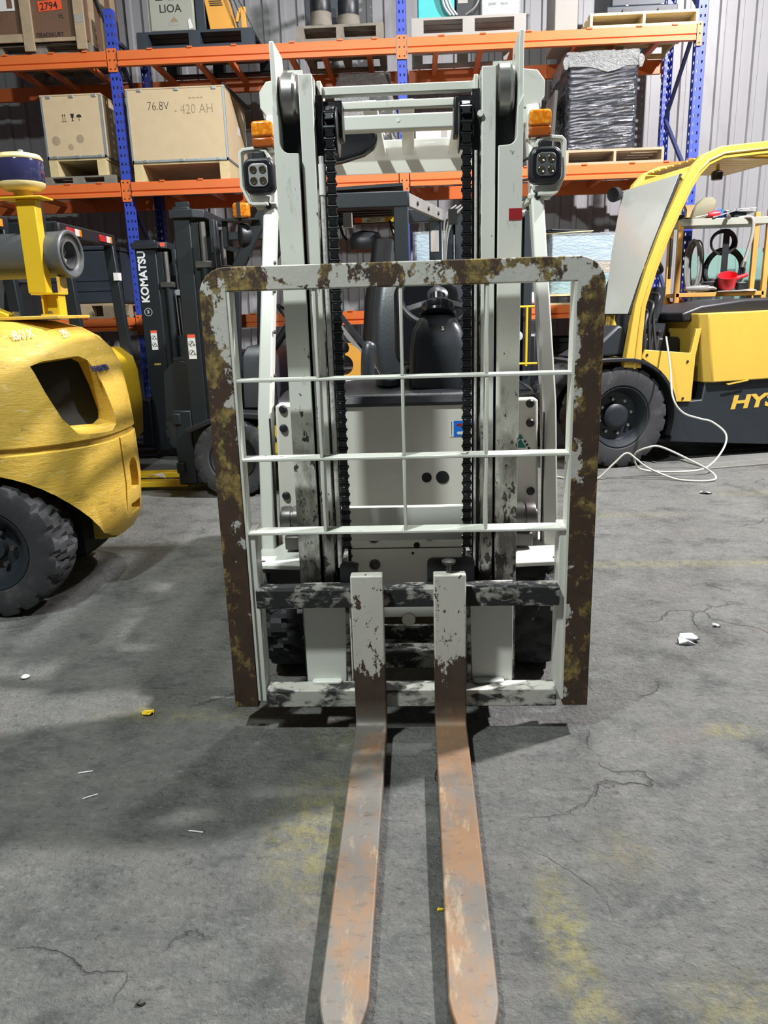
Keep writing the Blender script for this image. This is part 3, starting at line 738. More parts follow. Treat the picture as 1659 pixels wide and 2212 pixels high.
sw = Vector((.125, .86, 1.335)); n_ = Vector((0, -.85, .65)).normalized(); e1 = Vector((1, 0, 0)); e2 = n_.cross(e1)
stw = tube('steering_wheel', T, MT['black'], [sw+(e1*math.cos(a)+e2*math.sin(a))*.142 for a in [2*PI*k/40 for k in range(40)]], .0125, 10, True)
for a in (-.5, PI+.5, PI/2): bar('steering_spoke', stw, MT['black'], sw-n_*.03, sw+(e1*math.cos(a)+e2*math.sin(a))*.137, .022, .010, n_)
lathe('steering_hub', stw, MT['black'], [(.035, -.05), (.04, 0), (.02, .015), (0, .018)], sw, n_, 20)
st = loft('seat_backrest', T, MT['vinyl'], [[(x+.085, y, z) for x, y in rrect(-hx, hx, 1.16+dy, 1.16+dy+.11, .045, 5)] for z, hx, dy in ((.98, .19, 0), (1.05, .225, .01), (1.15, .235, .03), (1.28, .23, .06), (1.38, .215, .09), (1.45, .19, .12), (1.48, .14, .14))], True, False, 60)
prism('backrest_panel', st, MT['blackgloss'], rrect(-.05, .22, 1.05, 1.40, .06, 5), 'y', 1.15, 1.19, .02, 3).rotation_euler = (-.0, 0, 0)
loft('seat_cushion', T, MT['vinyl'], [[(x+.06, y, z) for x, y in rrect(-hx, hx, y0, 1.24, .06, 5)] for z, hx, y0 in ((.86, .24, .84), (.93, .255, .80), (.975, .25, .80), (.995, .22, .83))], True, False, 60)
loft('seat_hood', T, MT['black'], [[(x, y, z) for x, y in rrect(-.44, .44, .84, 1.95, .05, 4)] for z in (.46, .86)], True)
bx('cab_floor', T, MT['black'], -.47, .47, .58, 1.0, .42, .46)
for s in (-1, 1): bx('chassis_side', T, W, s*.44, s*.50, .60, 1.60, .20, .45, .01)
loft('counterweight', T, W, [[(x, y, z) for x, y in rrect(-.50, .50, 1.45, 2.15, .12, 5)] for z in (.28, .34, .85, .92)], True)
for s in (-1, 1): tyre('rear_tyre', T, MT['rubber'], (s*.40, 1.72, .22), .22, .14, .10, 'x', 14, .014)
tube('armrest_post', T, MT['vinyl'], spline([(-.155, .92, .93), (-.155, .92, 1.03), (-.150, .93, 1.12), (-.14, .95, 1.16)], 5), [.028]*12+[.030, .028, .022, .008], 14)
lathe('dash_knob', T, MT['vinyl'], [(.05, 0), (.048, .02), (.03, .034), (0, .038)], (-.06, .66, 1.025), (0, -.1, 1), 24)
for i, x in enumerate((-.31, -.255)): 
    cyl('control_lever', T, MT['steel'], (x, .72, 1.0), (x+.02, .80, 1.14), .007)
    lathe('lever_knob', T, MT['black'], [(.0, -.022), (.016, -.016), (.020, 0), (.014, .018), (0, .022)], (x+.021, .805, 1.15), (0, 0, 1), 14)
cyl('ignition_key', T, MT['steel'], (.005, .78, 1.055), (.005, .76, 1.075), .010)
# stickers
sk = bx('blue_sticker', T, MT['blue_ink'], .168, .235, .5480, .5492, .842, .898)
sw_ = bx('sticker_margin', sk, MT['sticker'], .154, .168, .5480, .5492, .842, .898)
bx('sticker_band', sk, MT['red'], .178, .232, .5474, .5480, .880, .888)
bx('sticker_patch', sk, MT['sticker'], .200, .240, .5474, .5480, .862, .874)
prism('sticker_pill', sk, MT['sticker'], rrect(.180, .240, .850, .860, .004, 3), 'y', .5474, .5480)
for i, ch in enumerate('654321'): text('sticker_digit', sk, MT['ink'], ch, .009, FRONT(.158, .5474, .890-i*.0088))
tr = prism('green_sticker', T, MT['sticker'], [(.352, .775), (.440, .775), (.444, .781), (.402, .853), (.392, .853), (.348, .781)], 'y', .4985, .4995)
prism('sticker_tip', tr, MT['green_ink'], [(.386, .838), (.408, .838), (.400, .852), (.394, .852)], 'y', .4975, .4985)
prism('sticker_core', tr, MT['green_ink'], [(.376, .806), (.418, .806), (.397, .838)], 'y', .4975, .4985)
prism('sticker_foot', tr, MT['green_ink'], [(.356, .778), (.436, .778), (.428, .788), (.364, .788)], 'y', .4975, .4985)
for x, z in ((.381, .828), (.374, .816), (.367, .804), (.360, .792), (.413, .828), (.420, .816), (.427, .804), (.434, .792)): cyl('sticker_symbol', tr, MT['ink'], (x, .4976, z), (x, .4986, z), .0045, None, 10)
def rebase(t, loc):
    t.location = loc
    for ch in t.children: ch.location = Vector(ch.location)-Vector(loc)
# ---------------------------------------------------------------- yellow forklift at the left edge: its rear end
K = thing('forklift', 'big yellow forklift at the left edge, rear counterweight with dark exhaust opening', 'forklift')
KY = MT['kom_yellow']
def cw_ring(z, xr, yf, R):
    return [(x, y, z) for x, y in rrect(-3.3, xr, yf, 2.02-(yf-.94), R, 12, (1, 0, 0, 1))]
secs = [(.240, -1.50, 1.03, .44), (.250, -1.435, .965, .47), (.31, -1.40, .945, .48), (.50, -1.385, .94, .48), (.725, -1.39, .94, .48), (.732, -1.404, .953, .47), (.752, -1.404, .953, .47), (.760, -1.39, .94, .48),
        (.90, -1.40, .945, .48), (1.06, -1.42, .955, .47), (1.14, -1.46, .97, .45), (1.20, -1.51, 1.0, .43), (1.245, -1.585, 1.04, .40), (1.280, -1.70, 1.11, .35), (1.288, -1.80, 1.18, .30)]
cwt = loft('counterweight', K, KY, [cw_ring(*s) for s in secs], True, False, 40)
op = [(-1.571, 1.045, 1.10), (-1.531, 1.08, 1.118), (-1.425, 1.239, 1.133), (-1.41, 1.284, 1.11), (-1.396, 1.345, .99), (-1.388, 1.395, .853), (-1.391, 1.396, .806), (-1.396, 1.346, .785), (-1.467, 1.159, .801), (-1.50, 1.114, .864), (-1.537, 1.074, .98)]
dv = Vector((-.80, .60, -.02)); oc = sum((Vector(q) for q in op), Vector())/len(op)
def oring(k, g): return [tuple(oc+(Vector(q)-oc)*g+dv*k) for q in op]
cutA = loft('tmp', None, KY, [oring(-.35, 1.45), oring(-.02, 1.13), oring(.03, .99), oring(.12, .90), oring(.55, .86)], True)
cutB = cyl('tmp', None, KY, (-1.86, .6, .235), (-1.86, 1.36, .235), .425, None, 48)
cutC = prism('tmp', None, KY, [(1.49, .455), (1.60, .455), (1.60, .56)]+[(1.545+.055*math.cos(a), .56+.05*math.sin(a)) for a in [PI*k/8 for k in range(1, 8)]]+[(1.49, .56)], 'x', -1.50, -1.2)
cutD = bx('tmp', None, KY, -1.46, -1.2, 1.48, 1.62, .335, .385)
cutE = bx('tmp', None, KY, -1.397, -1.2, 1.412, 1.428, .30, .728)
cut(cwt, cutA, cutB, cutC, cutD, cutE)
loft('opening_shade_plate', K, MT['hole'], [oring(.125, 1.02), oring(.16, 1.02)], True)  # added black plate, paints the deep shade inside the opening
# curved lettering and paint marks on the counterweight
def wrap_text(name, par, mat, s, size, c, R, th0, z0, bold=0.0, sx=1.0, lean=0.0, tilt=0.0):
    o = text(name, par, mat, s, size, Matrix.Identity(4), .0015, sx, bold)
    for v in o.data.vertices:
        t = th0+v.co.x/R; zz = z0+v.co.y+tilt*v.co.x; r = R-lean*(v.co.y+tilt*v.co.x)+v.co.z
        v.co = (c[0]+r*math.cos(t), c[1]+r*math.sin(t), zz)
    return o
wrap_text('maker_name', cwt, MT['navy_ink'], 'KOMATSU', .034, (-1.889, 1.42), .4775, math.radians(-15), 1.052, .0010, .98, .5)
wrap_text('painted_mark', cwt, MT['chalk'], 'B/1X', .052, (-1.93, 1.42), .420, math.radians(-51), 1.207, 0, .9, .85, .1)
wrap_text('painted_mark', cwt, MT['chalk'], '291', .045, (-1.93, 1.42), .418, math.radians(-19), 1.207, 0, .9, .85, .1)
# rear steer wheel
kt = tyre('rear_tyre', K, MT['rubber'], (-1.85, 1.06, .31), .31, .24, .17, 'y', 17, .024)
kr = lathe('wheel_rim', kt, MT['charcoal'], [(.0, .06), (.05, .06), (.06, .04), (.10, .03), (.135, .05), (.150, .085), (.168, .09), (.175, .108), (.182, .108), (.178, .06), (.16, .0), (.0, -.02)], (-1.85, 1.06, .31), (0, -1, 0), 40)
for k in range(6): cyl('wheel_nut', kr, MT['dark_steel'], (-1.85+.085*math.cos(k*PI/3), 1.03, .31+.085*math.sin(k*PI/3)), (-1.85+.085*math.cos(k*PI/3), 1.00, .31+.085*math.sin(k*PI/3)), .011, None, 6)
tyre('rear_tyre', K, MT['rubber'], (-1.92, 1.80, .31), .31, .20, .17, 'y', 17, .024)
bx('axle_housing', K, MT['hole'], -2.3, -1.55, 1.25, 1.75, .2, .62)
# top plate, bracket, post, air cleaner and pre-cleaner
bx('top_plate', K, KY, -2.6, -1.545, 1.28, 1.62, 1.288, 1.303, .003)
prism('ramp_bracket', K, MT['bright_yellow'], [(-2.3, 1.303), (-1.80, 1.303), (-1.80, 1.315), (-2.05, 1.42), (-2.3, 1.42)], 'y', 1.32, 1.40, .003)
cyl('plate_bolt', K, MT['steel'], (-1.775, 1.36, 1.30), (-1.775, 1.36, 1.325), .016, None, 6)
po = bx('post_foot', K, MT['bright_yellow'], -1.66, -1.575, 1.36, 1.44, 1.303, 1.310)
bx('foot_web', po, MT['bright_yellow'], -1.645, -1.575, 1.40, 1.41, 1.31, 1.398)
for x in (-1.648, -1.578): bx('foot_flange', po, MT['bright_yellow'], x-.004, x+.004, 1.365, 1.44, 1.31, 1.398)
bx('foot_cap', po, MT['bright_yellow'], -1.69, -1.565, 1.35, 1.45, 1.395, 1.402)
cyl('foot_bolt', po, MT['steel'], (-1.628, 1.385, 1.31), (-1.628, 1.385, 1.324), .009, None, 6)
post = bx('cleaner_post', K, MT['bright_yellow'], -1.705, -1.620, 1.36, 1.42, 1.402, 1.800, .004)
bx('post_head_plate', post, MT['bright_yellow'], -1.775, -1.575, 1.33, 1.45, 1.800, 1.808, .002)
ac = Vector((-1.535, 1.47, 1.573)); ad = Vector((math.cos(.13), -math.sin(.13), .0))
al = lathe('air_cleaner', K, MT['mesh_grey'], [(0.0000, .44), (0.0900, .44), (0.1008, .42), (0.1008, .012), (0.1062, .008), (0.1062, -.002), (0.0990, -.006), (0.0900, -.004), (0.0882, .006), (0.0720, .012), (0.0702, .014), (0.0684, .012), (0.0522, .012), (0.0468, .05), (0.0270, .062), (0.0000, .062)], ac, -ad, 48)
lathe('cleaner_ring', al, MT['steel'], [(0.0558, -.001), (0.0648, -.001), (0.0648, .004), (0.0558, .004)], ac+(-ad)*.004, -ad, 40, True)
bar('cleaner_wing_nut', al, MT['steel'], ac-ad*.045+Vector((0, 0, -.014)), ac-ad*.03+Vector((0, 0, .014)), .006, .012)
lathe('cleaner_inlet', al, MT['mesh_grey'], [(.07, .44), (.07, .50), (.05, .50), (.05, .62)], ac, -ad, 28)
bx('cleaner_clamp', K, MT['kom_yellow'], -1.60, -1.585, 1.43, 1.50, 1.40, 1.475)
pc = lathe('precleaner_bowl', K, paint('navy_smoked_bowl', (.025, .025, .07), .12, coat=.6), [(.0, 1.868), (.092, 1.868), (.096, 1.876), (.097, 1.952), (.094, 1.960), (.0, 1.962)], (-1.682, 1.40, 0), (0, 0, 1), 44)
cream = paint('cream_precleaner_cap', (.66, .54, .26), .4, var=.1, dirt=(.35, .22, .06), damt=.4)
lathe('precleaner_cap', pc, cream, [(.097, 1.960), (.099, 1.966), (.088, 1.982), (.05, 1.990), (.0, 1.992)], (-1.682, 1.40, 0), (0, 0, 1), 44)
lathe('precleaner_base', pc, cream, [(.0, 1.836), (.07, 1.838), (.088, 1.848), (.096, 1.862), (.096, 1.869), (.0, 1.869)], (-1.682, 1.40, 0), (0, 0, 1), 44)
lathe('precleaner_neck', pc, MT['kom_yellow'], [(.040, 1.808), (.040, 1.838)], (-1.682, 1.40, 0), (0, 0, 1), 32)
lathe('cap_knob', pc, MT['zinc'], [(.012, 1.990), (.012, 2.002), (.005, 2.006)], (-1.67, 1.40, 0), (0, 0, 1), 12)
tube('air_pipe', K, MT['black'], spline([(-1.69, 1.47, 1.80), (-1.69, 1.49, 1.74), (-1.70, 1.50, 1.68)], 6), .045, 16)
# front of the truck, beyond the frame
bx('chassis', K, MT['charcoal'], -4.6, -3.3, 1.0, 1.95, .30, .85, .02)
bx('engine_hood', K, KY, -4.4, -3.3, 1.05, 1.90, .85, 1.30, .04)
tyre('front_tyre', K, MT['rubber'], (-4.1, 1.06, .40), .40, .28, .2, 'y', 18, .026)
tyre('front_tyre', K, MT['rubber'], (-4.1, 1.90, .40), .40, .28, .2, 'y', 18, .026)
rebase(K, (-1.85, 1.06, 0))

# ---------------------------------------------------------------- yellow forklift on the right, seen from its side
HA = math.radians(15); HO = (1.77, 3.95)
H = thing('forklift', 'yellow and charcoal forklift on the right with arched cab frame and big tyres', 'forklift', (HO[0], HO[1], 0), HA)
HY, CH = MT['hy_yellow'], MT['charcoal']
for yy, sg in ((.14, -1), (.80, 1)):
    t_ = tyre('front_tyre', H, MT['rubber'], (-.12, yy, .405), .405, .28, .235, 'y', 20, .026)
    rm = lathe('wheel_rim', t_, CH, [(.0, .02), (.10, .02), (.105, .06), (.085, .075), (.06, .08), (.0, .08)], (-.12, yy, .405), (0, sg, 0), 36)
    lathe('rim_dish', t_, MT['charcoal'], [(.10, .02), (.19, .02), (.215, .09), (.235, .125), (.243, .125), (.235, .06), (.20, -.02), (.10, -.02)], (-.12, yy, .405), (0, sg, 0), 40)
    for k in range(8): cyl('wheel_nut', rm, MT['steel'], (-.12+.14*math.cos(k*PI/4+.2), yy+sg*.02, .405+.14*math.sin(k*PI/4+.2)), (-.12+.14*math.cos(k*PI/4+.2), yy+sg*.045, .405+.14*math.sin(k*PI/4+.2)), .013, None, 6)
fo = [(-.12+.475*math.cos(a), .395+.475*math.sin(a)) for a in [-.35+(PI/2+.35)*k/14 for k in range(15)]]+[(-.62, .875)]
fi = [(-.62, .850)]+[(-.12+.448*math.cos(a), .395+.448*math.sin(a)) for a in [-.35+(PI/2+.35)*k/14 for k in range(14, -1, -1)]]
prism('wheel_fender', H, MT['black'], fo+fi, 'y', -.03, .36, .004)
fr_ = prism('chassis', H, CH, [(.34, .18), (.36, .50), (.60, .505), (.62, .66), (2.4, .70), (2.4, .10), (1.25, .10)], 'y', .02, .94, .01)
pnl = prism('step_panel', H, HY, [(.352, .505), (.49, .50), (.50, .86), (.535, 1.07), (.49, 1.07), (.455, .885), (.06, .925), (.03, .86)]+[(-.12+.48*math.cos(a), .395+.48*math.sin(a)) for a in [1.15, .95, .75, .55, .35]], 'y', .0, .03, .004)
for s_, z_ in ((.07, .885), (.43, .82), (.41, .53)): cyl('panel_bolt', pnl, MT['black'], (s_, -.006, z_), (s_, .002, z_), .010, None, 10)
hood = loft('side_hood', H, HY, [[(.60+(z-.645)*-.16, .03, z), (.66+(z-.645)*-.16, -.02, z), (2.4, -.02, z+.02), (2.4, .96, z+.02), (.66+(z-.645)*-.16, .96, z), (.60+(z-.645)*-.16, .91, z)] for z in (.645, .90, 1.15, 1.185)], True, False, 30, .008)
prism('hood_seam', hood, HY, [(.78, .63), (.98, .655), (.98, .645), (.80, .62)], 'y', -.026, -.02)
hp = prism('hood_top', H, MT['black'], [(.45, 1.12), (.43, 1.19), (.60, 1.245), (1.0, 1.285), (2.3, 1.30), (2.3, 1.12)], 'y', .12, .84, .02, 3)
tx = text('maker_name', H, HY, 'HYSTER', .150, Matrix.Identity(4), .002, 1.62, .0055)
for v in tx.data.vertices:
    v.co = (.862+v.co.x+v.co.y*.25, .019-v.co.z*1.2, .418+v.co.y+.02*v.co.x)
# cab frame
pc_ = [(-.045, .79, .150), (-.030, 1.0, .115), (-.006, 1.26, .092), (.070, 1.52, .092), (.172, 1.79, .093), (.250, 1.96, .092), (.327, 2.116, .092), (.39, 2.215, .092), (.475, 2.295, .092), (.60, 2.345, .090), (.98, 2.385, .090), (1.9, 2.40, .090)]
pc_ = [q for q in pc_ if q[0] < 1.2]+[(1.22, 2.390, .090)]
def far_y(z): return .35 if z < 1.2 else min(.83, .35+(z-1.2)/1.05*.48)
def frame(near, nm):
    rings = []
    for i, (s_, z_, w_) in enumerate(pc_):
        a = pc_[max(0, i-1)]; b = pc_[min(len(pc_)-1, i+1)]; d = Vector((b[0]-a[0], b[1]-a[1])).normalized(); n2 = Vector((d.y, -d.x))*w_/2
        y0 = 0 if near else far_y(z_)
        rings.append([(s_-n2.x, y0, z_-n2.y), (s_+n2.x, y0, z_+n2.y), (s_+n2.x, y0+.06, z_+n2.y), (s_-n2.x, y0+.06, z_-n2.y)])
    o = loft(nm, H, HY, rings, True, False, 50, .006)
    if near: tube('frame_ridge', o, HY, [(s_+.014, -.002, z_-.006) for s_, z_, w_ in pc_], .009, 6)
    return o
frame(True, 'cab_frame'); frame(False, 'cab_frame')
for k in range(8):
    y_ = .07+k*.095; bx('roof_slat', H, HY, .47, 1.22, y_, y_+.08, 2.318, 2.334, .004)
bar('roof_header', H, HY, (.36, .03, 2.215), (.36, .86, 2.215), .17, .03, (-.55, 0, .83), .006)
bar('roof_cross_bar', H, HY, (1.22, .0, 2.375), (1.22, .89, 2.375), .05, .10, (0, 0, 1), .006)
def gs(t): return -.075+.315*t+.05*t*t
gz = lambda t: 1.20+1.0*t
gy = lambda t: .41+.46*t
ws = loft('windscreen', H, MT['windscreen'], [[(gs(t)-.012, .05, gz(t)), (gs(t), .05, gz(t)), (gs(t), gy(t), gz(t)), (gs(t)-.012, gy(t), gz(t))] for t in (0, .33, .66, 1)], True)
for f_ in (lambda t: .045, gy): 
    tube('windscreen_seal', ws, MT['black'], [(gs(t), f_(t), gz(t)) for t in (0, .25, .5, .75, 1)], .011, 6)
tube('windscreen_seal', ws, MT['black'], [(gs(0), .05, gz(0)), (gs(0), gy(0), gz(0))], .008, 6)
def spot(p, d):
    l = lathe('work_lamp', H, MT['black'], [(.0, .05), (.035, .05), (.055, .02), (.060, -.03), (.058, -.04), (.050, -.036), (.0, -.03)], p, d, 24)
    bar('lamp_stalk', l, MT['black'], Vector(p)+Vector((.02, 0, .0)), Vector(p)+Vector((.16, .02, .03)), .02, .02)
spot((.20, .84, 2.17), (.85, .45, .15))
lathe('roof_lamp', H, MT['black'], [(.0, -.02), (.04, -.02), (.045, .03), (.03, .045), (.0, .05)], (.74, .25, 2.215), (0, 0, 1), 20)
bar('roof_lamp_stem', H, HY, (.74, .25, 2.26), (.74, .25, 2.31), .02, .02)
# inside the cab
prism('front_cowl', H, CH, [(-.50, .88), (-.05, .88), (-.08, 1.10), (-.14, 1.12), (-.30, .98)], 'y', .08, .42, .02)
bx('cab_floor', H, MT['black'], -.05, .55, .06, .92, .80, .86, .01)
cb_ = loft('steering_console', H, MT['black'], [[(.06+d_+x*.1, .50+y, z) for x, y in ((-.8, -.14), (.9, -.14), (.9, .14), (-.8, .14))] for z, d_ in ((.86, .02), (1.15, .0), (1.38, .03), (1.50, .08))], True, False, 40, .02)
w0 = Vector((.27, .46, 1.62)); wn = Vector((.62, -.05, .80)).normalized(); a1 = Vector((0, 1, 0)); a1 = (a1-wn*a1.dot(wn)).normalized(); a2 = wn.cross(a1)
hw_ = tube('steering_wheel', H, MT['black'], [w0+(a1*math.cos(a)+a2*math.sin(a))*.17 for a in [2*PI*k/36 for k in range(36)]], .018, 10, True)
for a in (.3, 2.4, 4.5): bar('steering_spoke', hw_, MT['black'], w0-wn*.02, w0+(a1*math.cos(a)+a2*math.sin(a))*.165, .03, .014, wn)
cyl('steering_column', H, MT['black'], (.12, .48, 1.42), w0, .035)
loft('seat_backrest', H, MT['vinyl'], [[(.40+dx+x, .62+y, z) for x, y in rrect(-.05, .05, -.18, .18, .045, 4)] for z, dx in ((1.05, 0), (1.20, .02), (1.32, .04), (1.40, .05))], True, False, 60)
loft('seat_cushion', H, MT['vinyl'], [[(x, .50+y, z) for x, y in rrect(.10, .44, -.20, .26, .06, 4)] for z in (1.00, 1.08, 1.11)], True, False, 60)
bx('seat_base', H, MT['black'], .18, .54, .28, .74, .86, 1.0, .02)
for k, (sx_, zz_) in enumerate(((.10, 1.10), (.16, 1.06), (.22, 1.12), (.27, 1.03))):
    cyl('hydraulic_lever', H, MT['dark_steel'], (sx_, .20, .86), (sx_+.03, .22, zz_), .012)
    lathe('lever_knob', H, MT['black'], [(.0, -.03), (.02, -.02), (.024, .01), (.0, .03)], (sx_+.032, .22, zz_+.01), (0, 0, 1), 12)
for k in range(4): tube('cab_hose', H, MT['black_hose'], spline([(.05+k*.06, .12, .87), (.06+k*.055, .10+.03*k, 1.05+.04*k), (.12+k*.05, .20, 1.15+.06*k), (.18+k*.04, .45, 1.20+.05*k)], 6), .013, 8)
bx('grab_handle', H, MT['black'], .235, .255, .03, .05, 1.45, 1.75, .006)
# rear of the truck, beyond the frame
loft('counterweight', H, HY, [[(x, y, z) for x, y in rrect(2.4, 3.0, .0, .95, .2, 5, (1, 0, 0, 1))] for z in (.25, .35, 1.1, 1.2)], True)
for y_ in (.16, .79): tyre('rear_tyre', H, MT['rubber'], (2.0, y_, .33), .33, .22, .18, 'y', 16, .02)
bar('roof_rear_arm', H, HY, (1.20, .03, 2.375), (1.80, .03, 2.345), .06, .09, (0, 0, 1), .006)
bar('rear_pillar', H, HY, (1.80, .03, 2.36), (2.10, .03, 1.2), .06, .09, (1, 0, .2), .006)
# ---------------------------------------------------------------- dark-masted forklifts standing in the second row
MD = MT['mast_dark']
def warn_sticker(par, x, y, z, w=.055, h=.17):
    s_ = bx('warning_sticker', par, MT['sticker'], x, x+w, y-.0015, y, z-h, z)
    bx('sticker_head', s_, MT['label_red'], x, x+w, y-.0022, y-.0015, z-.022, z)
    for q in (.062, .125):
        lathe('sticker_sign', s_, MT['ink'], [(.016, 0), (.019, 0), (.019, .0008), (.016, .0008)], (x+.024, y-.0015, z-q), (0, -1, 0), 18, True)
        bar('sticker_figure', s_, MT['ink'], (x+.014, y-.002, z-q-.010), (x+.034, y-.002, z-q+.012), .001, .006)
        lathe('sticker_dot', s_, MT['ink'], [(.004, 0), (.007, 0), (.007, .0008), (.004, .0008)], (x+.047, y-.0015, z-q-.012), (0, -1, 0), 12, True)
def side_mast(t, x, y, top, w=.12, gap=.55):
    """mast of a truck that faces -X: near and far rails, tie plate, cylinders, chains"""
    for yy in (y, y+gap):
        bx('mast_rail', t, MD, x, x+w, yy, yy+.07, .08, top, .006)
        bx('mast_inner_rail', t, MD, x+.035, x+w+.05, yy+.018 if yy == y else yy-.06, yy+.06 if yy == y else yy-.02, .10, top-.10, .005)
        cyl('lift_cylinder', t, MD, (x+w+.075, yy+.03, .2), (x+w+.075, yy+.03, top-.40), .038, None, 20)
        cyl('lift_rod', t, MT['steel'], (x+w+.075, yy+.03, top-.40), (x+w+.075, yy+.03, top-.10), .022, None, 16)
        bx('cylinder_clamp', t, MT['dark_steel'], x+w+.015, x+w+.13, yy-.012, yy+.06, top-.40, top-.355, .004)
    prism('mast_tie_plate', t, MT['charcoal'], [(x-.02, y-.02), (x+w+.03, y-.03), (x+w+.10, y+.02), (x+w+.10, y+gap+.06), (x-.02, y+gap+.06)], 'z', top-.075, top-.020, .005)
    prism('mast_gusset', t, MD, [(x+.02, top-.02), (x+w+.02, top-.02), (x+w+.02, top-.24), (x+.10, top-.16)], 'y', y+gap*.45, y+gap*.45+.02)
    for q in (.22, .36): bx('hose_bracket', t, MT['charcoal'], x+w+.10, x+w+.14, y+gap*q-.01, y+gap*q+.03, top-.30, top-.075, .006)
    for q in range(3): tube('mast_hose', t, MT['black_hose'], spline([(x+w+.13, y+.10+q*.05, top-.20), (x+w+.14, y+.10+q*.05, top-.7), (x+w+.15, y+.11+q*.05, .5)], 5), .010, 8)
    cyl('mast_chain_rod', t, MT['steel'], (x+w+.135, y+.01, top-.45), (x+w+.15, y+.01, .9), .006, None, 8)
    bx('hose_clamp', t, MT['zinc'], x+w+.11, x+w+.17, y+.06, y+.22, top-.47, top-.42, .004)
# the nearer one: its side faces us behind the white forklift
Bk = thing('forklift', 'dark forklift behind the white one, amber lamp and black cab roof, facing left', 'forklift')
side_mast(Bk, -1.60, 3.30, 2.0, .115)
warn_sticker(Bk, -1.575, 3.30, 1.155)
bx('mast_cap', Bk, MD, -1.585, -1.49, 3.33, 3.36, 2.0, 2.035, .004)
prism('backrest_side', Bk, MD, [(-1.80, .55), (-1.62, .50), (-1.56, .78), (-1.60, .96), (-1.68, .99), (-1.78, .90)], 'y', 3.33, 3.36, .006)
bar('backrest_bar', Bk, MT['charcoal'], (-1.70, 3.34, .985), (-1.56, 3.34, 1.0), .03, .02)
for z_ in (.90, .80): bar('backrest_bar', Bk, MT['charcoal'], (-1.74, 3.36, z_-.02), (-1.72, 3.85, z_-.02), .02, .02)
bx('fork_carriage', Bk, MD, -1.735, -1.60, 3.30, 3.40, .07, .62, .01)
bx('fork_carriage', Bk, MD, -1.735, -1.60, 3.75, 3.85, .07, .62, .01)
for z_ in (.16, .52): bx('carriage_bar', Bk, MD, -1.74, -1.68, 3.28, 3.87, z_, z_+.08, .006)
for y_ in (3.40, 3.74): fk = bx('fork', Bk, MT['bright_yellow'], -2.28, -1.70, y_, y_+.10, .03, .075, .006)
bx('fork_shank', Bk, MT['bright_yellow'], -1.745, -1.70, 3.40, 3.50, .07, .45, .006); bx('fork_shank', Bk, MT['bright_yellow'], -1.745, -1.70, 3.74, 3.84, .07, .45, .006)
for y_ in (3.24, 3.97):
    t_ = tyre('front_tyre', Bk, MT['rubber'], (-1.285, y_, .285), .285, .19, .16, 'y', 16, .02)
    lathe('wheel_rim', t_, MD, [(.0, .03), (.08, .03), (.12, .05), (.16, .085), (.165, .06), (.12, -.02), (.0, -.02)], (-1.285, y_, .285), (0, -1 if y_ < 3.6 else 1, 0), 28)
prism('front_fender', Bk, MT['black'], [(-1.62, .50), (-1.30, .62), (-1.05, .60), (-.95, .40), (-1.0, .40), (-1.08, .56), (-1.30, .585), (-1.60, .47)], 'y', 3.16, 3.36, .006)
bx('yellow_fender', Bk, MT['bright_yellow'], -1.10, -.55, 3.17, 4.05, .30, .52, .02)
bx('step', Bk, MT['black'], -1.0, -.5, 3.16, 4.06, .52, .60, .02)
bx('tilt_block', Bk, MT['black'], -1.50, -1.20, 3.42, 3.80, .45, .78, .03)
loft('dash_hood', Bk, MT['vinyl'], [[(-1.22, 3.34, .62), (-.98, 3.34, .62), (-.98, 3.98, .62), (-1.22, 3.98, .62)], [(-1.22, 3.34, .98), (-.98, 3.34, .98), (-.98, 3.98, .98), (-1.22, 3.98, .98)], [(-1.17, 3.38, 1.06), (-1.03, 3.38, 1.06), (-1.03, 3.94, 1.06), (-1.17, 3.94, 1.06)]], True, False, 40, .01)
cyl('steering_column', Bk, MT['black'], (-1.05, 3.62, 1.0), (-.88, 3.62, 1.22), .03)
tube('steering_wheel', Bk, MT['black'], [Vector((-.87, 3.62, 1.23))+Vector((math.cos(a)*.10, math.sin(a)*.16, math.cos(a)*-.11)) for a in [2*PI*k/28 for k in range(28)]], .012, 8, True)
bx('engine_hood', Bk, MT['black'], -.62, .05, 3.25, 4.0, .30, .92, .03)
lathe('hood_arch', Bk, MT['amber_paint'], [(.15, 0), (.15, .10), (.07, .10), (.07, 0)], (-.47, 3.22, .92), (0, 1, 0), 36, True)
for k in range(2): bar('hood_strut', Bk, MT['charcoal'] if k else MT['grey_hose'], (-.66+.06*k, 3.24, 1.42), (-.34+.06*k, 3.24, 1.0), .035, .03)
sb = loft('seat_backrest', Bk, MT['black'], [[(-.28+dx+x, 3.62+y, z) for x, y in rrect(-.07, .07, -.22, .22, .05, 4)] for z, dx in ((1.0, 0), (1.35, .03), (1.62, .08), (1.76, .10))], True, False, 60)
loft('seat_cushion', Bk, MT['black'], [[(x, 3.62+y, z) for x, y in rrect(-.66, -.22, -.24, .24, .06, 4)] for z in (.92, 1.03, 1.06)], True, False, 60)
loft('folded_jacket', Bk, MT['black'], [[(-.30+x*k_, 3.62+y*k_, z) for x, y in rrect(-.12, .12, -.20, .20, .09, 5)] for z, k_ in ((1.70, .9), (1.76, 1.0), (1.81, .8), (1.83, .4))], True, False, 60)
loft('counterweight', Bk, MT['bright_yellow'], [[(x, y, z) for x, y in rrect(.05, .62, 3.22, 4.03, .16, 5, (1, 0, 0, 1))] for z in (.25, .32, .80, .88)], True)
for y_ in (3.30, 3.92): tyre('rear_tyre', Bk, MT['rubber'], (.18, y_, .24), .24, .17, .12, 'y', 14, .016)
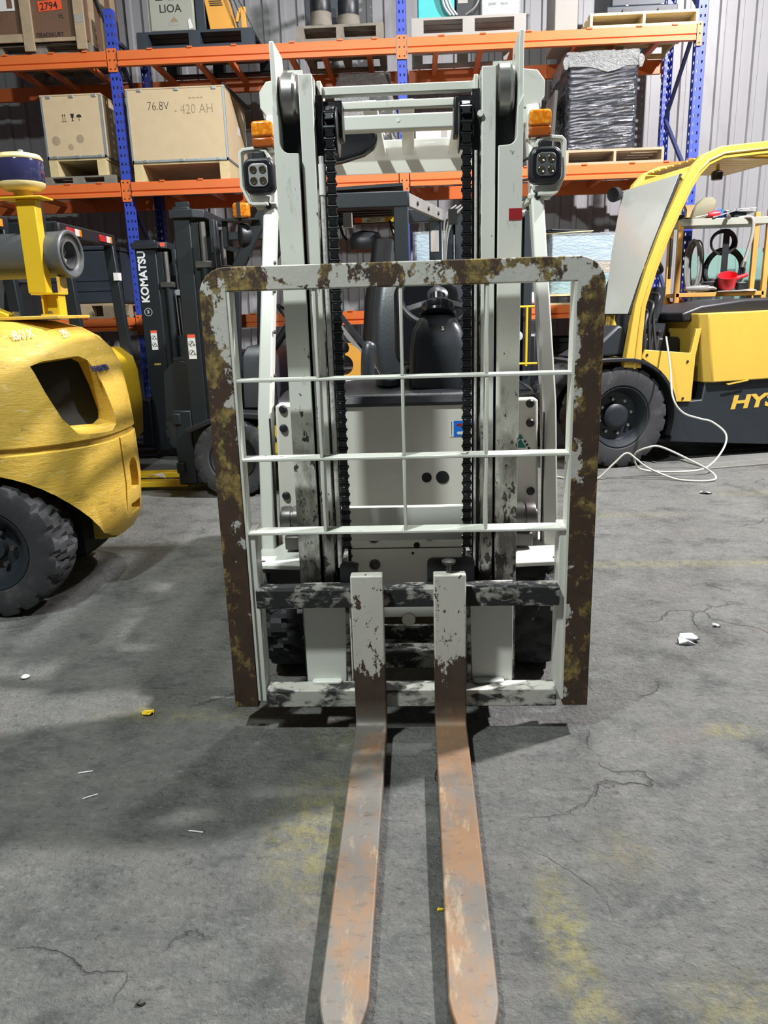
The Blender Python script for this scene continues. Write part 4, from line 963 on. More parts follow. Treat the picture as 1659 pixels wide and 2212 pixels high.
# head guard
for y_ in (3.27, 4.25):
    rx = .0 if y_ < 4 else .255
    bx('rear_pillar', Bk, MD, rx-.095, rx+.005, y_, y_+.06, .85, 1.96, .006)
    bar('front_pillar', Bk, MD, (-.93, y_+.03, 2.02), (-1.20, y_+.03, 1.55), .055, .08, (1, 0, .5), .006)
    bar('front_pillar', Bk, MD, (-1.20, y_+.03, 1.56), (-1.27, y_+.03, .62), .055, .08, (1, 0, 0), .006)
    bx('roof_side_rail', Bk, MD, -.96, rx+.01, y_-.005, y_+.065, 1.945, 2.045, .008)
re_ = bar('roof_rear_rail', Bk, MT['grey_hose'], (.0, 3.32, 1.993), (.255, 4.27, 1.993), .03, .085, (0, 0, 1), .004)
for y_ in (3.5, 3.8, 4.1): cyl('rail_bolt', re_, MT['black'], (.012+(y_-3.32)*.268, y_, 1.99), (.028+(y_-3.32)*.268, y_, 1.99), .014, None, 8)
bx('roof_front_rail', Bk, MD, -.98, -.92, 3.28, 4.30, 1.96, 2.04, .006)
for k in range(6): bx('roof_slat', Bk, MD, -.94, .0, 3.40+k*.145, 3.44+k*.145, 1.985, 2.015, .003)
box('roof_sheet', Bk, MT['black'], (-.48, 3.75, 2.075), (.90, .90, .02), (0, -.03, 0))
rl = bx('roof_label', Bk, MT['label_red'], -.43, -.37, 4.235, 4.24, 1.955, 1.99)
bx('roof_label_white', rl, MT['sticker'], -.37, -.19, 4.235, 4.24, 1.955, 1.99); bx('roof_label_yellow', rl, MT['bright_yellow'], -.19, -.12, 4.235, 4.24, 1.955, 1.99)
text('roof_label_print', rl, MT['ink'], '#ZZHT', .035, FRONT(-.33, 4.234, 1.96))
bx('pillar_label', Bk, MT['pale_grey'], .17, .235, 4.247, 4.25, 1.72, 1.88)
for x_ in (-.55, -.15): tube('roof_strap', Bk, MT['black_hose'], [(x_, 4.2, 1.96), (x_+.03, 4.18, 1.86), (x_+.06, 4.18, 1.82)], .012, 6)
# lamps on its front pillar
tl = prism('turn_signal', Bk, MT['amber'], rrect(-1.165, -1.055, 1.905, 2.0, .02, 4), 'y', 3.20, 3.27, .015, 3)
bx('signal_gasket', tl, MT['black'], -1.135, -1.11, 3.195, 3.272, 1.903, 2.002)
lh = lathe('head_lamp', Bk, MT['black'], [(.0, .06), (.05, .05), (.075, .02), (.08, -.02), (.072, -.03), (.0, -.022)], (-1.12, 3.30, 1.80), (1, .4, 0), 26)
bx('lamp_bracket', Bk, MD, -1.26, -1.225, 3.27, 3.31, 1.72, 1.89, .006); bar('lamp_bracket', Bk, MD, (-1.25, 3.29, 1.73), (-1.07, 3.29, 1.67), .03, .03)
bx('lamp_shelf', Bk, MD, -1.26, -1.0, 3.22, 3.34, 1.89, 1.905)
rebase(Bk, (-.6, 3.6, 0))

# mast with the maker's name, further back
A = thing('forklift', 'dark forklift mast with white maker name lettered up its side, by blue upright', 'forklift')
side_mast(A, -2.40, 4.75, 1.93, .185)
text('maker_name', A, MT['white_ink'], 'KOMATSU', .095, frame4((-2.315, 4.748, 1.405), (0, 0, 1), (-1, 0, 0)), .001, .98, .003)
lathe('maker_roundel', A, MT['white_ink'], [(.032, 0), (.035, 0), (.035, .001), (.032, .001)], (-2.335, 4.749, 1.325), (0, -1, 0), 28, True)
text('roundel_mark', A, MT['white_ink'], 'W', .035, frame4((-2.323, 4.748, 1.308), (0, 0, 1), (-1, 0, 0)), .0006)
warn_sticker(A, -2.335, 4.749, 1.165)
bx('roof_label', A, MT['label_red'], -2.16, -2.12, 4.715, 4.718, 1.87, 1.90)
bx('brass_plate', A, MT['kom_yellow'], -2.33, -2.27, 4.747, 4.749, .86, .875)
bx('fork_carriage', A, MD, -2.50, -2.40, 4.72, 5.38, .12, .55, .01)
for y_ in (4.82, 5.18): bx('fork', A, MT['dark_steel'], -3.3, -2.45, y_, y_+.10, .03, .07, .006)
for y_ in (4.73, 5.40):
    tyre('front_tyre', A, MT['rubber'], (-1.98, y_, .28), .28, .19, .15, 'y', 16, .02)
bx('truck_body', A, MT['black'], -2.0, -.75, 4.74, 5.40, .25, .95, .04)
bx('cowl', A, MT['charcoal'], -2.10, -1.86, 4.74, 5.40, .45, 1.12, .03)
loft('seat_backrest', A, MT['black'], [[(-1.05+x, 5.07+y, z) for x, y in rrect(-.07, .07, -.22, .22, .05, 4)] for z in (.95, 1.35, 1.5)], True, False, 60)
for x_ in (-1.75, -.80):
    for y_ in (4.72, 5.38): bx('guard_pillar', A, MD, x_, x_+.07, y_, y_+.05, .9, 1.92, .005)
bx('guard_roof', A, MD, -1.80, -.70, 4.72, 5.43, 1.90, 1.97, .008)
rebase(A, (-1.6, 5.05, 0))

# two more trucks parked with their tails to us behind the big yellow one
def tail_truck(label, x, y, w, z, cwz):
    t = thing('forklift', label, 'forklift')
    rr = bx('guard_rear_rail', t, MT['black'], x-.05, x, y, y+w, z-.055, z+.04, .012, 3)
    for q, rev in ((.10, 1), (w-.34, 0)):
        bx('tail_lamp', rr, MT['tail_red'], x, x+.012, y+q, y+q+.13, z-.035, z+.015, .004)
        bx('reverse_lamp', rr, MT['clear_lens'], x, x+.012, y+q+.13, y+q+.20, z-.035, z+.015, .004)
        bx('tail_signal', rr, MT['amber'], x, x+.012, y+q+.20, y+q+.24, z-.035, z+.015, .004)
    for y_ in (y+.04, y+w-.10):
        bar('rear_pillar', t, MD, (x-.03, y_+.03, z-.05), (x+.02, y_+.03, .95), .06, .08, (1, 0, 0), .006)
        bx('roof_side_rail', t, MD, x-1.05, x-.04, y_, y_+.06, z-.03, z+.05, .008)
        bar('front_pillar', t, MD, (x-1.03, y_+.03, z), (x-1.35, y_+.03, .9), .06, .08, (1, 0, 0), .006)
    for k in range(5): bx('roof_slat', t, MD, x-1.0, x-.05, y+.16+k*(w-.3)/4.4, y+.20+k*(w-.3)/4.4, z, z+.02)
    loft('counterweight', t, MT['bright_yellow'], [[(a, b, zz) for a, b in rrect(x-.55, x+dx, y+.02, y+w-.02, .18, 6, (1, 0, 0, 1))] for zz, dx in ((.28, .06), (.34, .12), (.60, .14), (.86, .13), (cwz-.08, .10), (cwz, .0))], True, False, 50)
    bx('engine_hood', t, MT['black'], x-1.2, x-.5, y+.05, y+w-.05, .3, .95, .03)
    loft('seat_backrest', t, MT['black'], [[(x-.62+dx+a, y+w/2+b, zz) for a, b in rrect(-.08, .08, -.24, .24, .06, 4)] for zz, dx in ((.95, 0), (1.25, .03), (1.48, .07), (1.56, .09))], True, False, 60)
    bx('pillar_tag', t, MT['sticker'], x-.005, x+.035, y+w-.12, y+w-.05, 1.58, 1.64)
    for y_ in (y+.14, y+w-.14):
        tyre('rear_tyre', t, MT['rubber'], (x-.25, y_, .26), .26, .18, .13, 'y', 14, .018)
        tyre('front_tyre', t, MT['rubber'], (x-1.4, y_, .29), .29, .19, .15, 'y', 14, .018)
    rebase(t, (x-.6, y+w/2, 0)); return t
tail_truck('black-roofed forklift with tail lamps between the yellow counterweight and the lettered mast', -2.42, 3.36, 1.02, 1.90, 1.05)
tail_truck('dark forklift whose tail lamp peeps in above the air cleaner at the left edge', -2.72, 2.26, 1.00, 1.93, .98)

# dark mast seen end-on between the white mast and the right pillar
F = thing('forklift', 'dark forklift with twin mast rails and thin yellow rails behind the white one', 'forklift')
for x_ in (.315, .905):
    bx('mast_rail', F, MD, x_, x_+.065, 4.78, 4.90, .10, 2.02, .005)
    bx('mast_inner_rail', F, MT['charcoal'], x_+.075, x_+.15, 4.76, 4.88, .12, 2.06, .005)
    lathe('mast_roller', F, MT['steel'], [(.0, -.02), (.04, -.02), (.04, .02), (.0, .02)], (x_+.07, 4.80, 2.04), (1, 0, 0), 20)
for z_ in (.3, 1.1, 1.9): bx('mast_tie', F, MD, .38, .98, 4.88, 4.93, z_, z_+.10, .005)
for q in (.0, .04, .08): tube('mast_hose', F, MT['grey_hose'], spline([(.40+q, 4.74, 2.12), (.32+q, 4.72, 2.05), (.29+q*.5, 4.73, 1.9), (.30, 4.74, 1.6)], 6), .008, 6)
bx('truck_body', F, MT['black'], .35, 1.15, 4.95, 5.55, .2, 1.05, .04)
bx('seat_block', F, MT['black'], .55, .95, 5.2, 5.5, 1.05, 1.45, .05)
for y_ in (5.05,):
    tyre('front_tyre', F, MT['rubber'], (.30, y_, .28), .28, .16, .15, 'x', 14, .018); tyre('front_tyre', F, MT['rubber'], (1.20, y_, .28), .28, .16, .15, 'x', 14, .018)
for p0, p1 in (((.86, 4.7, 1.275), (1.07, 4.7, 1.275)), ((1.005, 4.7, 1.275), (1.005, 4.7, .77)), ((.93, 4.7, .79), (1.10, 4.7, .79))):
    cyl('yellow_rail', F, MT['bright_yellow'], p0, p1, .011, None, 10)
lathe('side_mirror', F, MT['zinc'], [(.0, -.02), (.03, -.015), (.045, .0), (.04, .01), (.0, .012)], (.93, 4.68, 1.03), (.3, -1, .2), 20)
tube('mirror_stay', F, MT['grey_hose'], [(.92, 4.70, 1.0), (.90, 4.72, .85), (.88, 4.76, .75)], .006, 6)
rebase(F, (.7, 5.1, 0))
# ---------------------------------------------------------------- goods on the racking
FY = RY-.02
def pallet(name, label, x0, x1, z0, h, mat, y0=None, depth=1.0, style='block', group=None):
    """wooden pallet: top boards, blocks or stringers, bottom boards; z0 is the surface it stands on"""
    y0 = FY if y0 is None else y0
    t = thing(name, label, 'pallet', ((x0+x1)/2, y0+depth/2, z0), 0, group); w = x1-x0
    tb = min(.022, h*.18)
    n = 7
    for k in range(n):
        y = -depth/2+depth*(k+.5)/n
        bx('top_board', t, mat, -w/2, w/2, y-depth/n*.42, y+depth/n*.42, h-tb, h)
    if style == 'frame':
        for sx in (-1, 0, 1):
            xx = sx*(w/2-.012); bx('stringer', t, mat, xx-.012, xx+.012, -depth/2, depth/2, tb, h-tb)
    else:
        bw = .11 if style == 'block' else .07
        for sx in (-1, 0, 1):
            xx = sx*(w/2-bw/2)
            if style == 'block':
                for sy in (-1, 0, 1):
                    yy = sy*(depth/2-.06); bx('block', t, mat, xx-bw/2, xx+bw/2, yy-.06, yy+.06, tb, h-tb)
            else: bx('stringer', t, mat, xx-bw/2, xx+bw/2, -depth/2, depth/2, tb, h-tb)
    for sy in (-1, 0, 1):
        yy = sy*(depth/2-.05); bx('bottom_board', t, mat, -w/2, w/2, yy-.05, yy+.05, 0, tb)
    return t
Z1, Z2, Z3 = LEV[0]+.001, LEV[1]+.001, LEV[2]+.001
# -- top level
pallet('pallet', 'weathered pallet under the brown crate marked 2794', -3.95, -2.99, Z3, .10, MT['old_wood'], FY+.035, .95)
cr = thing('crate', 'brown panelled timber crate with orange 2794 label on the top beam', 'crate', (-3.47, FY+.45, Z3+.10))
for x0, x1 in ((-.46, -.06), (-.05, .40)): bx('front_panel', cr, MT['crate_panel'], x0, x1, -.445, -.43, .04, .95)
bx('side_panel', cr, MT['crate_panel'], .455, .47, -.44, .45, .0, .95); bx('side_panel', cr, MT['crate_panel'], -.48, -.465, -.44, .45, .0, .95)
bx('back_panel', cr, MT['crate_panel'], -.46, .455, .43, .45, .0, .95); bx('lid', cr, MT['wood'], -.48, .48, -.45, .46, .95, .97)
for x0, x1 in ((-.485, -.41), (-.13, -.03), (.375, .47)): bx('upright_plank', cr, MT['wood'], x0, x1, -.475, -.447, -.08, .95, .003)
bx('bottom_plank', cr, MT['wood'], -.41, -.13, -.47, -.447, .0, .07, .003); bx('bottom_plank', cr, MT['wood'], -.03, .375, -.468, -.447, -.005, .03, .003)
for y_ in (-.30, .0, .30): bx('side_plank', cr, MT['wood'], .47, .488, y_-.05, y_+.05, -.02, .95)
bar('side_brace', cr, MT['dark_machine'], (.492, -.40, .62), (.492, .42, -.04), .012, .05)
lb = box('number_label', cr, MT['label_red'], (.150, -.448, .300), (.225, .003, .085), (0, -.06, 0))
text('label_number', lb, MT['ink'], '2794', .085, FRONT(.058, -.4505, .263) @ Matrix.Rotation(.06, 4, 'Z'), .0005, 1.0, .001)
text('stencil', cr, MT['ink'], 'FIRAEXKURT', .048, FRONT(-.01, -.447, .045), .0005, .95, .0004)
text('stencil', cr, MT['ink'], 'YL', .05, FRONT(.22, -.447, .19), .0005)
pd = bx('paper_pocket', cr, MT['sticker'], -.40, -.185, -.450, -.446, .27, .44)
bx('paper_sheet', pd, MT['crate_panel'], -.39, -.355, -.452, -.449, .29, .44); bx('paper_sheet', pd, MT['crate_panel'], -.255, -.205, -.452, -.449, .29, .44)
bx('tape', cr, MT['pale_grey'], .385, .468, -.4765, -.474, .14, .21)
pallet('pallet', 'dark plastic pallet under the grey cabinet and the orange machine', -2.53, -1.43, Z3, .145, MT['dark_machine'])
ca = thing('electrical_cabinet', 'grey electrical cabinet with black lettering standing on the top rack level', 'cabinet', (-2.19, FY+.30, Z3+.146))
bx('body', ca, MT['grey_cab'], -.235, .215, -.24, .24, 0, .55, .006)
fpn = bx('front_plate', ca, MT['grey_cab'], -.205, .205, -.252, -.24, .012, .54, .01, 3)
text('lettering', fpn, MT['ink'], 'LIOA', .095, FRONT(-.115, -.2535, .165), .0005, 1.0, .0002)
for x_ in (-.14, -.02, .09): bx('meter', fpn, MT['ink'], x_, x_+.065, -.2545, -.2515, .265, .295, .003)
prism('warning_triangle', fpn, MT['faded_ink'], [(-.02, .088), (.06, .088), (.02, .13)], 'y', -.2535, -.252); bx('warning_plate', fpn, MT['pale_grey'], -.03, .07, -.2535, -.252, .055, .085)
prism('torn_paper', fpn, MT['sticker'], [(.155, .018), (.195, .03), (.17, .11), (.150, .09)], 'y', -.256, -.252)
for x_ in (-.17, .05, .17): cyl('plate_screw', fpn, MT['zinc'], (x_, -.254, .03), (x_, -.25, .03), .006, None, 8)
om = thing('machine', 'small orange machine with a louvred front beside the grey cabinet', 'machine', (-1.74, FY+.22, Z3+.146))
prism('case', om, MT['amber_paint'], [(-.10, 0), (.135, 0), (.05, .32), (-.15, .34)], 'y', -.16, .16, .006)
for k in range(7): bx('louvre', om, MT['ink'], -.085-.004*k, .035-.006*k, -.163, -.16, .205+k*.017, .214+k*.017)
bx('side_case', om, MT['dark_machine'], -.225, -.135, -.17, .16, 0, .42, .006)
for k in range(3): tube('cable', om, MT['black_hose'], spline([(.03, -.17, .36), (.11+.02*k, -.19, .24+.03*k), (.15+.06*k, -.18, .08), (.17+.07*k, -.17, .01)], 6), .007, 6)
bx('handle', om, MT['amber_paint'], .12, .15, -.19, -.15, .10, .22, .006).rotation_euler = (0, .3, 0)
bx('handle', om, MT['amber_paint'], .20, .25, -.19, -.15, .0, .18, .006)
pallet('pallet', 'grimy timber pallet carrying two drums on the top beam', -1.02, -.21, Z3, .135, MT['old_wood'], None, 1.0, 'stringer')
def drum(name, label, x, y, r, h, cap, mat, cmat):
    t = thing(name, label, 'drum', (x, y, Z3+.136))
    lathe('body', t, mat, [(.0, 0), (r*.92, 0), (r*1.02, .01), (r, .02), (r*.93, h*.9), (r*.97, h), (.0, h)], (0, 0, 0), (0, 0, 1), 32)
    lathe('cap', t, cmat, [(.0, h), (r*cap, h), (r*cap*1.05, h+.02), (r*cap*1.05, h+.13), (r*cap*.95, h+.15), (.0, h+.152)], (0, 0, 0), (0, 0, 1), 32)
drum('drum', 'grimy drum with a black cap, left one on the timber pallet', -.80, FY+.14, .105, .13, .9, MT['old_wood'], MT['black'])
drum('drum', 'grimy drum with a black cap, right one on the timber pallet', -.54, FY+.16, .110, .10, .86, MT['old_wood'], MT['black'])
bb = thing('box', 'tall dark box behind the two drums on the timber pallet', 'box', (-.74, FY+.58, Z3+.136))
bx('carton', bb, MT['dark_machine'], -.24, .16, -.2, .2, 0, .50, .008); bx('lid', bb, MT['dark_machine'], -.245, .165, -.205, .205, .50, .53, .006)
pallet('pallet', 'pale grey plastic pallet with two fork windows on the top beam', .05, 1.10, Z3, .155, MT['pale_grey'])
tm = thing('machine', 'teal cabinet with clear hoses on the pale plastic pallet', 'machine', (.28, FY+.30, Z3+.156))
bx('case', tm, MT['teal'], -.17, .17, -.22, .22, 0, .45, .01); bx('top_panel', tm, MT['teal'], -.175, .175, -.225, .225, .45, .47, .006)
for k in range(3): tube('clear_hose', tm, MT['zinc'], spline([(.04+.02*k, -.25, .45), (.04+.025*k, -.27, .25), (.07+.03*k, -.26, .10), (.13+.03*k, -.25, .02)], 6), .012, 8)
dk = thing('box', 'small black carton with printed end beside the teal cabinet', 'box', (.57, FY+.25, Z3+.156))
bx('carton', dk, MT['black'], -.105, .10, -.18, .18, 0, .40, .006); bx('label', dk, MT['pale_grey'], -.09, .0, -.183, -.18, .12, .20)
tube('cable', dk, MT['grey_hose'], spline([(-.02, -.2, .02), (.07, -.22, .08), (.12, -.22, .2), (.14, -.22, .42)], 6), .008, 6)
wc = thing('box', 'white carton in loose film at the right of the plastic pallet', 'box', (.84, FY+.28, Z3+.156))
bx('carton', wc, MT['white_card'], -.14, .20, -.22, .22, 0, .38, .006)
for x_ in (-.08, .03): bx('print', wc, MT['mesh_grey'], x_, x_+.07, -.222, -.22, .09, .11)
bx('film', wc, MT['clear_wrap'], -.155, .215, -.235, .235, .002, .395, .02)
pallet('pallet', 'new pale wood pallet frame at the right end of the top beam', 1.68, 2.655, Z3, .125, MT['pale_wood'], None, 1.0, 'frame')
dm = thing('machine', 'dark steel machine on the new pale pallet, cut off by the frame', 'machine', (2.14, FY+.45, Z3+.126))
bx('base', dm, MT['dark_machine'], -.30, .34, -.40, .40, 0, .06, .006); prism('housing', dm, MT['dark_machine'], [(-.26, .06), (.24, .06), (.30, .30), (.25, .62), (-.26, .62)], 'y', -.36, .36, .02)
bx('strap', dm, MT['zinc'], -.13, -.11, -.405, .40, .06, .065); bx('strap', dm, MT['zinc'], .19, .21, -.405, .40, .06, .065); bx('foot', dm, MT['black'], -.16, -.08, -.42, -.40, 0, .03); bx('foot', dm, MT['black'], .16, .24, -.42, -.40, 0, .03)
gb = thing('box', 'pale upright box leaning behind the pale pallet on the top level', 'box', (1.62, FY+.62, Z3+.002))
bx('carton', gb, MT['pale_grey'], -.20, .02, -.25, .25, 0, .80, .008); bx('lid', gb, MT['pale_grey'], -.205, .025, -.255, .255, .80, .82, .004)
# -- middle level
pallet('pallet', 'low grey pallet under the small plywood box', -3.62, -2.88, Z2, .075, MT['old_wood'])
def plybox(label, x0, x1, z0, h, depth, legs):
    t = thing('plywood_box', label, 'box', ((x0+x1)/2, FY+.03+depth/2, z0)); w = x1-x0; d = depth; lh = legs
    for xx in ((-w/2+.05, w/2-.05) if w > .8 else (-w/2+.05, w/2-.06)):
        bx('skid', t, MT['pale_wood'], xx-.045, xx+.045, -d/2, d/2, 0, lh-.02, .002)
    bx('skid_board', t, MT['pale_wood'], -w/2+.005, w/2-.005, -d/2+.01, d/2-.01, lh-.02, lh)
    bx('box_shell', t, MT['ply'], -w/2, w/2, -d/2, d/2, lh, lh+h-.012, .001)
    bx('box_lid', t, MT['ply'], -w/2-.004, w/2+.004, -d/2-.004, d/2+.004, lh+h-.012, lh+h)
    for sx in (-1, 1):
        bx('edge_strip', t, MT['zinc'], sx*(w/2+.003), sx*(w/2-.016), -d/2-.003, -d/2+.012, lh, lh+h-.012)
        bx('edge_strip', t, MT['zinc'], sx*(w/2+.003), sx*(w/2-.016), d/2+.003, d/2-.012, lh, lh+h-.012)
        bx('edge_strip', t, MT['zinc'], sx*(w/2+.003), sx*(w/2-.012), -d/2, d/2, lh, lh+.018)
    bx('edge_strip', t, MT['zinc'], -w/2, w/2, -d/2-.003, -d/2+.012, lh, lh+.02)
    for z in (lh+.012, lh+h-.02):
        for q in (-.36, 0.02, .40):
            bx('clip', t, MT['zinc'], q*w-.02, q*w+.02, -d/2-.008, -d/2, z-.012, z+.012, .002)
    return t, w, d, lh
p1, w, d, lh = plybox('smaller plywood box with three black handling symbols, left of the blue upright', -3.54, -2.95, Z2+.076, .565, .85, .165)
yf = -d/2-.0015
for k in (0, .022):
    bx('symbol_arrow', p1, MT['ink'], -.095+k-.002, -.095+k+.002, yf, -d/2, lh+.335, lh+.385); prism('symbol_arrow', p1, MT['ink'], [(-.095+k-.008, lh+.38), (-.095+k+.008, lh+.38), (-.095+k, lh+.395)], 'y', yf, -d/2)
bx('symbol_arrow', p1, MT['ink'], -.11, -.06, yf, -d/2, lh+.325, lh+.33)
prism('symbol_glass', p1, MT['ink'], [(-.018, lh+.395), (.018, lh+.395), (.012, lh+.362), (.004, lh+.355), (.004, lh+.337), (.014, lh+.33), (-.014, lh+.33), (-.004, lh+.337), (-.004, lh+.355), (-.012, lh+.362)], 'y', yf, -d/2)
prism('symbol_umbrella', p1, MT['ink'], [(.065+.026*math.cos(a), lh+.362+.026*math.sin(a)) for a in [PI*k/8 for k in range(9)]]+[(.067, lh+.362), (.067, lh+.332), (.063, lh+.332), (.063, lh+.362)], 'y', yf, -d/2)
for x_, z_, r_ in ((-.19, .16, .045), (.05, .17, .04), (-.05, .10, .03)): lathe('scuff', p1, MT['wood'], [(r_, 0), (.0, .0012)], (x_, -d/2, lh+z_), (0, -1, 0), 9)
p2, w, d, lh = plybox('large plywood box with pencilled 76.8V writing, right of the blue upright', -2.70, -1.75, Z2, .655, .92, .175)
text('handwriting', p2, MT['ink'], '76.8V', .11, FRONT(-.28, -d/2-.001, lh+.46), .0006, .85, -.0024); text('handwriting', p2, MT['faded_ink'], '- 420 AH', .12, FRONT(-.02, -d/2-.001, lh+.42), .0006, .85, -.0026)
text('print', p2, MT['faded_ink'], '=-=-=-=', .03, FRONT(.13, -d/2-.001, lh+.545), .0005, 1.4)
cyl('rolled_sheet', p2, MT['black'], (w/2-.01, -d/2+.04, lh+.668), (w/2+.03, d/2+.02, lh+.668), .022)
bx('side_label', p2, MT['sticker'], w/2, w/2+.002, .05, .16, lh+.32, lh+.40)
bwp = pallet('pallet', 'timber pallet under the black film-wrapped load', 1.50, 2.42, Z2, .135, MT['wood'], None, 1.0, 'frame')
bw_ = thing('wrapped_load', 'load wrapped in glossy black stretch film with clear crumpled top', 'load', (1.83, FY+.46, Z2+.136))
def lump(w, d, h, n=10, seed=1, amp=.012):
    rnd = random.Random(seed); rings = []
    base = []
    P_ = rrect(-w/2, w/2, -d/2, d/2, .04, 4)
    full = []
    for i in range(len(P_)):
        a, b = Vector(P_[i]), Vector(P_[(i+1) % len(P_)]); m_ = max(1, int((b-a).length/.08))
        for q in range(m_): full.append(a+(b-a)*q/m_)
    for k in range(n+1):
        z = h*k/n; rings.append([(p.x+rnd.uniform(-amp, amp), p.y+rnd.uniform(-amp, amp), z) for p in full])
    return rings
loft('film_body', bw_, MT['black_wrap'], lump(.66, .80, .80, 56, 3, .0040), True, False, None)
hd = lump(.69, .83, .13, 5, 5, .014); loft('film_hood', bw_, MT['crumple'], [[(x, y, z+.715-(.05*max(0, math.sin(x*11+1)) if z < .03 else 0)) for x, y, z in r] for r in hd], True, False, 60)
for sx in (-1, 1): loft('film_ear', bw_, MT['crumple'], [[(sx*.345+dx*s_, -.40+dy*s_, .76+z) for dx, dy in ((-.03, -.02), (.03, -.02), (.03, .02), (-.03, .02))] for z, s_ in ((-.06, .4), (.0, 1), (.03, .7), (.05, .2))], True, False, 60)
sg = thing('sheet_stack', 'grey sheet leaning at the left of the black wrapped load', 'sheet', (1.40, FY+.55, Z2+.001))
box('sheet', sg, MT['pale_grey'], (.02, 0, .36), (.03, .55, .72), (0, .06, 0), .003); bx('foot', sg, MT['old_wood'], -.06, .03, -.2, .2, 0, .02)
ft = thing('film_bundle', 'bundle in loose clear film under the middle beam behind the mast', 'bundle', (-.43, FY+.55, Z2+.001))
bx('goods', ft, MT['old_wood'], -.30, .22, -.25, .25, 0, .62, .03); loft('film_cover', ft, MT['crumple'], [[(x*k_, y*k_, z*1.0) for x, y, z in r] for r, k_ in zip(lump(.62, .60, .95, 6, 9, .03), (1, 1.02, 1, .98, .95, .9, .8))], True, False, 60)
wb = thing('box', 'white carton seen through the white cab roof on the middle level', 'box', (.35, FY+.45, Z2+.001))
bx('carton', wb, MT['white_card'], -.28, .30, -.3, .3, 0, .52, .006); bx('tape', wb, MT['pale_grey'], -.03, .03, -.303, .303, .10, .522)
# -- low level
lp = pallet('pallet', 'worn pallet under the dark box on the low left beam', -3.62, -3.05, Z1, .15, MT['wood'])
db = thing('box', 'dark storage box on the low rack level at the left', 'box', (-3.35, FY+.50, Z1+.151))
bx('tub', db, MT['dark_machine'], -.35, .33, -.45, .40, 0, .52, .02); bx('lid', db, MT['dark_machine'], -.36, .34, -.46, .41, .52, .56, .008)
for z_ in (.12, .22): bx('rib', db, MT['dark_machine'], -.33, .31, -.458, -.45, z_, z_+.03, .004)
def wrapped(label, x, y, z, w, d, h, mats, seed, pal=None):
    t = thing('wrapped_load', label, 'load', (x, y, z)); n = len(mats)
    for i, (m_, f0, f1) in enumerate(mats): bx('carton', t, m_, -w/2+.03, w/2-.03, -d/2+.03, d/2-.03, h*f0, h*f1-.004, .006)
    loft('film_cover', t, MT['clear_wrap'], lump(w, d, h+.02, 10, seed, .012), True, False, 60); return t
tealm = paint('teal_tub', (.16, .42, .42), .5, var=.15); sky = paint('pale_blue_tub', (.36, .52, .62), .5, var=.12)
pallet('pallet', 'pale pallet under the middle film-wrapped teal tubs', .01, .60, Z1, .10, MT['pale_wood'], None, 1.0, 'frame')
wrapped('film-wrapped teal tubs on the low level behind the dark cab', .30, FY+.46, Z1+.101, .54, .80, .62, [(tealm, 0, .55), (sky, .55, 1)], 11)
pallet('pallet', 'pale pallet under the right film-wrapped load', 1.36, 2.20, Z1, .105, MT['pale_wood'], None, 1.0, 'frame')
wrapped('film-wrapped pale blue load with cardboard on the low right level', 1.78, FY+.45, Z1+.106, .80, .80, .55, [(tealm, 0, .35), (MT['card'], .35, .55), (sky, .55, 1)], 12)
fs = thing('sheet_stack', 'loose dark card sheets lying on the wrapped blue load', 'sheet', (1.58, FY+.40, Z1+.682))
for k, m_ in enumerate((MT['pale_wood'], MT['black'], MT['mesh_grey'])): box('sheet', fs, m_, (-.02*k, .0, .014+.016*k), (.48-.05*k, .5, .008), (.02*k, -.03+.03*k, .1*k))
sk_ = thing('sack', 'white sack at the foot of the wrapped blue load', 'sack', (1.24, FY+.22, Z1+.001))
loft('bag', sk_, MT['white_card'], [[(x*k_, y*k_, z) for x, y in rrect(-.20, .10, -.16, .16, .10, 5)] for z, k_ in ((0, .8), (.03, 1.0), (.07, 1.02), (.11, .8), (.13, .3))], True, False, 60)
bx('seam', sk_, MT['pale_grey'], -.20, .10, -.004, .004, .125, .135)
# -- under the racking
cbx = thing('cardboard_box', 'brown cardboard box standing under the low beam behind the right forklift', 'box', (2.06, 5.50, 0))
bx('carton', cbx, MT['card'], -.24, .24, -.22, .22, 0, 1.14, .006)
for s_ in (-1, 1): box('flap', cbx, MT['card'], (s_*.12, 0, 1.146), (.235, .44, .006), (0, -s_*.04, 0))
bx('tape', cbx, MT['pale_wood'], -.03, .03, -.222, -.22, .70, 1.14)
for i, (x_, w_, h_, l_) in enumerate(((-3.3, .5, .8, 'black crate under the low beam at the far left'), (1.55, .42, .95, 'black bin under the low beam beside the cardboard box'), (-.9, .6, .7, 'dark crate under the low beam behind the amber lamp forklift'))):
    t = thing('crate', l_, 'crate', (x_, RY+.50, 0)); bx('body', t, MT['black'], -w_/2, w_/2, -.3, .3, 0, h_, .02); bx('rim', t, MT['charcoal'], -w_/2-.015, w_/2+.015, -.315, .315, h_-.05, h_, .01)
    bx('grip', t, MT['hole'], -.08, .08, -.318, -.314, h_-.14, h_-.09)
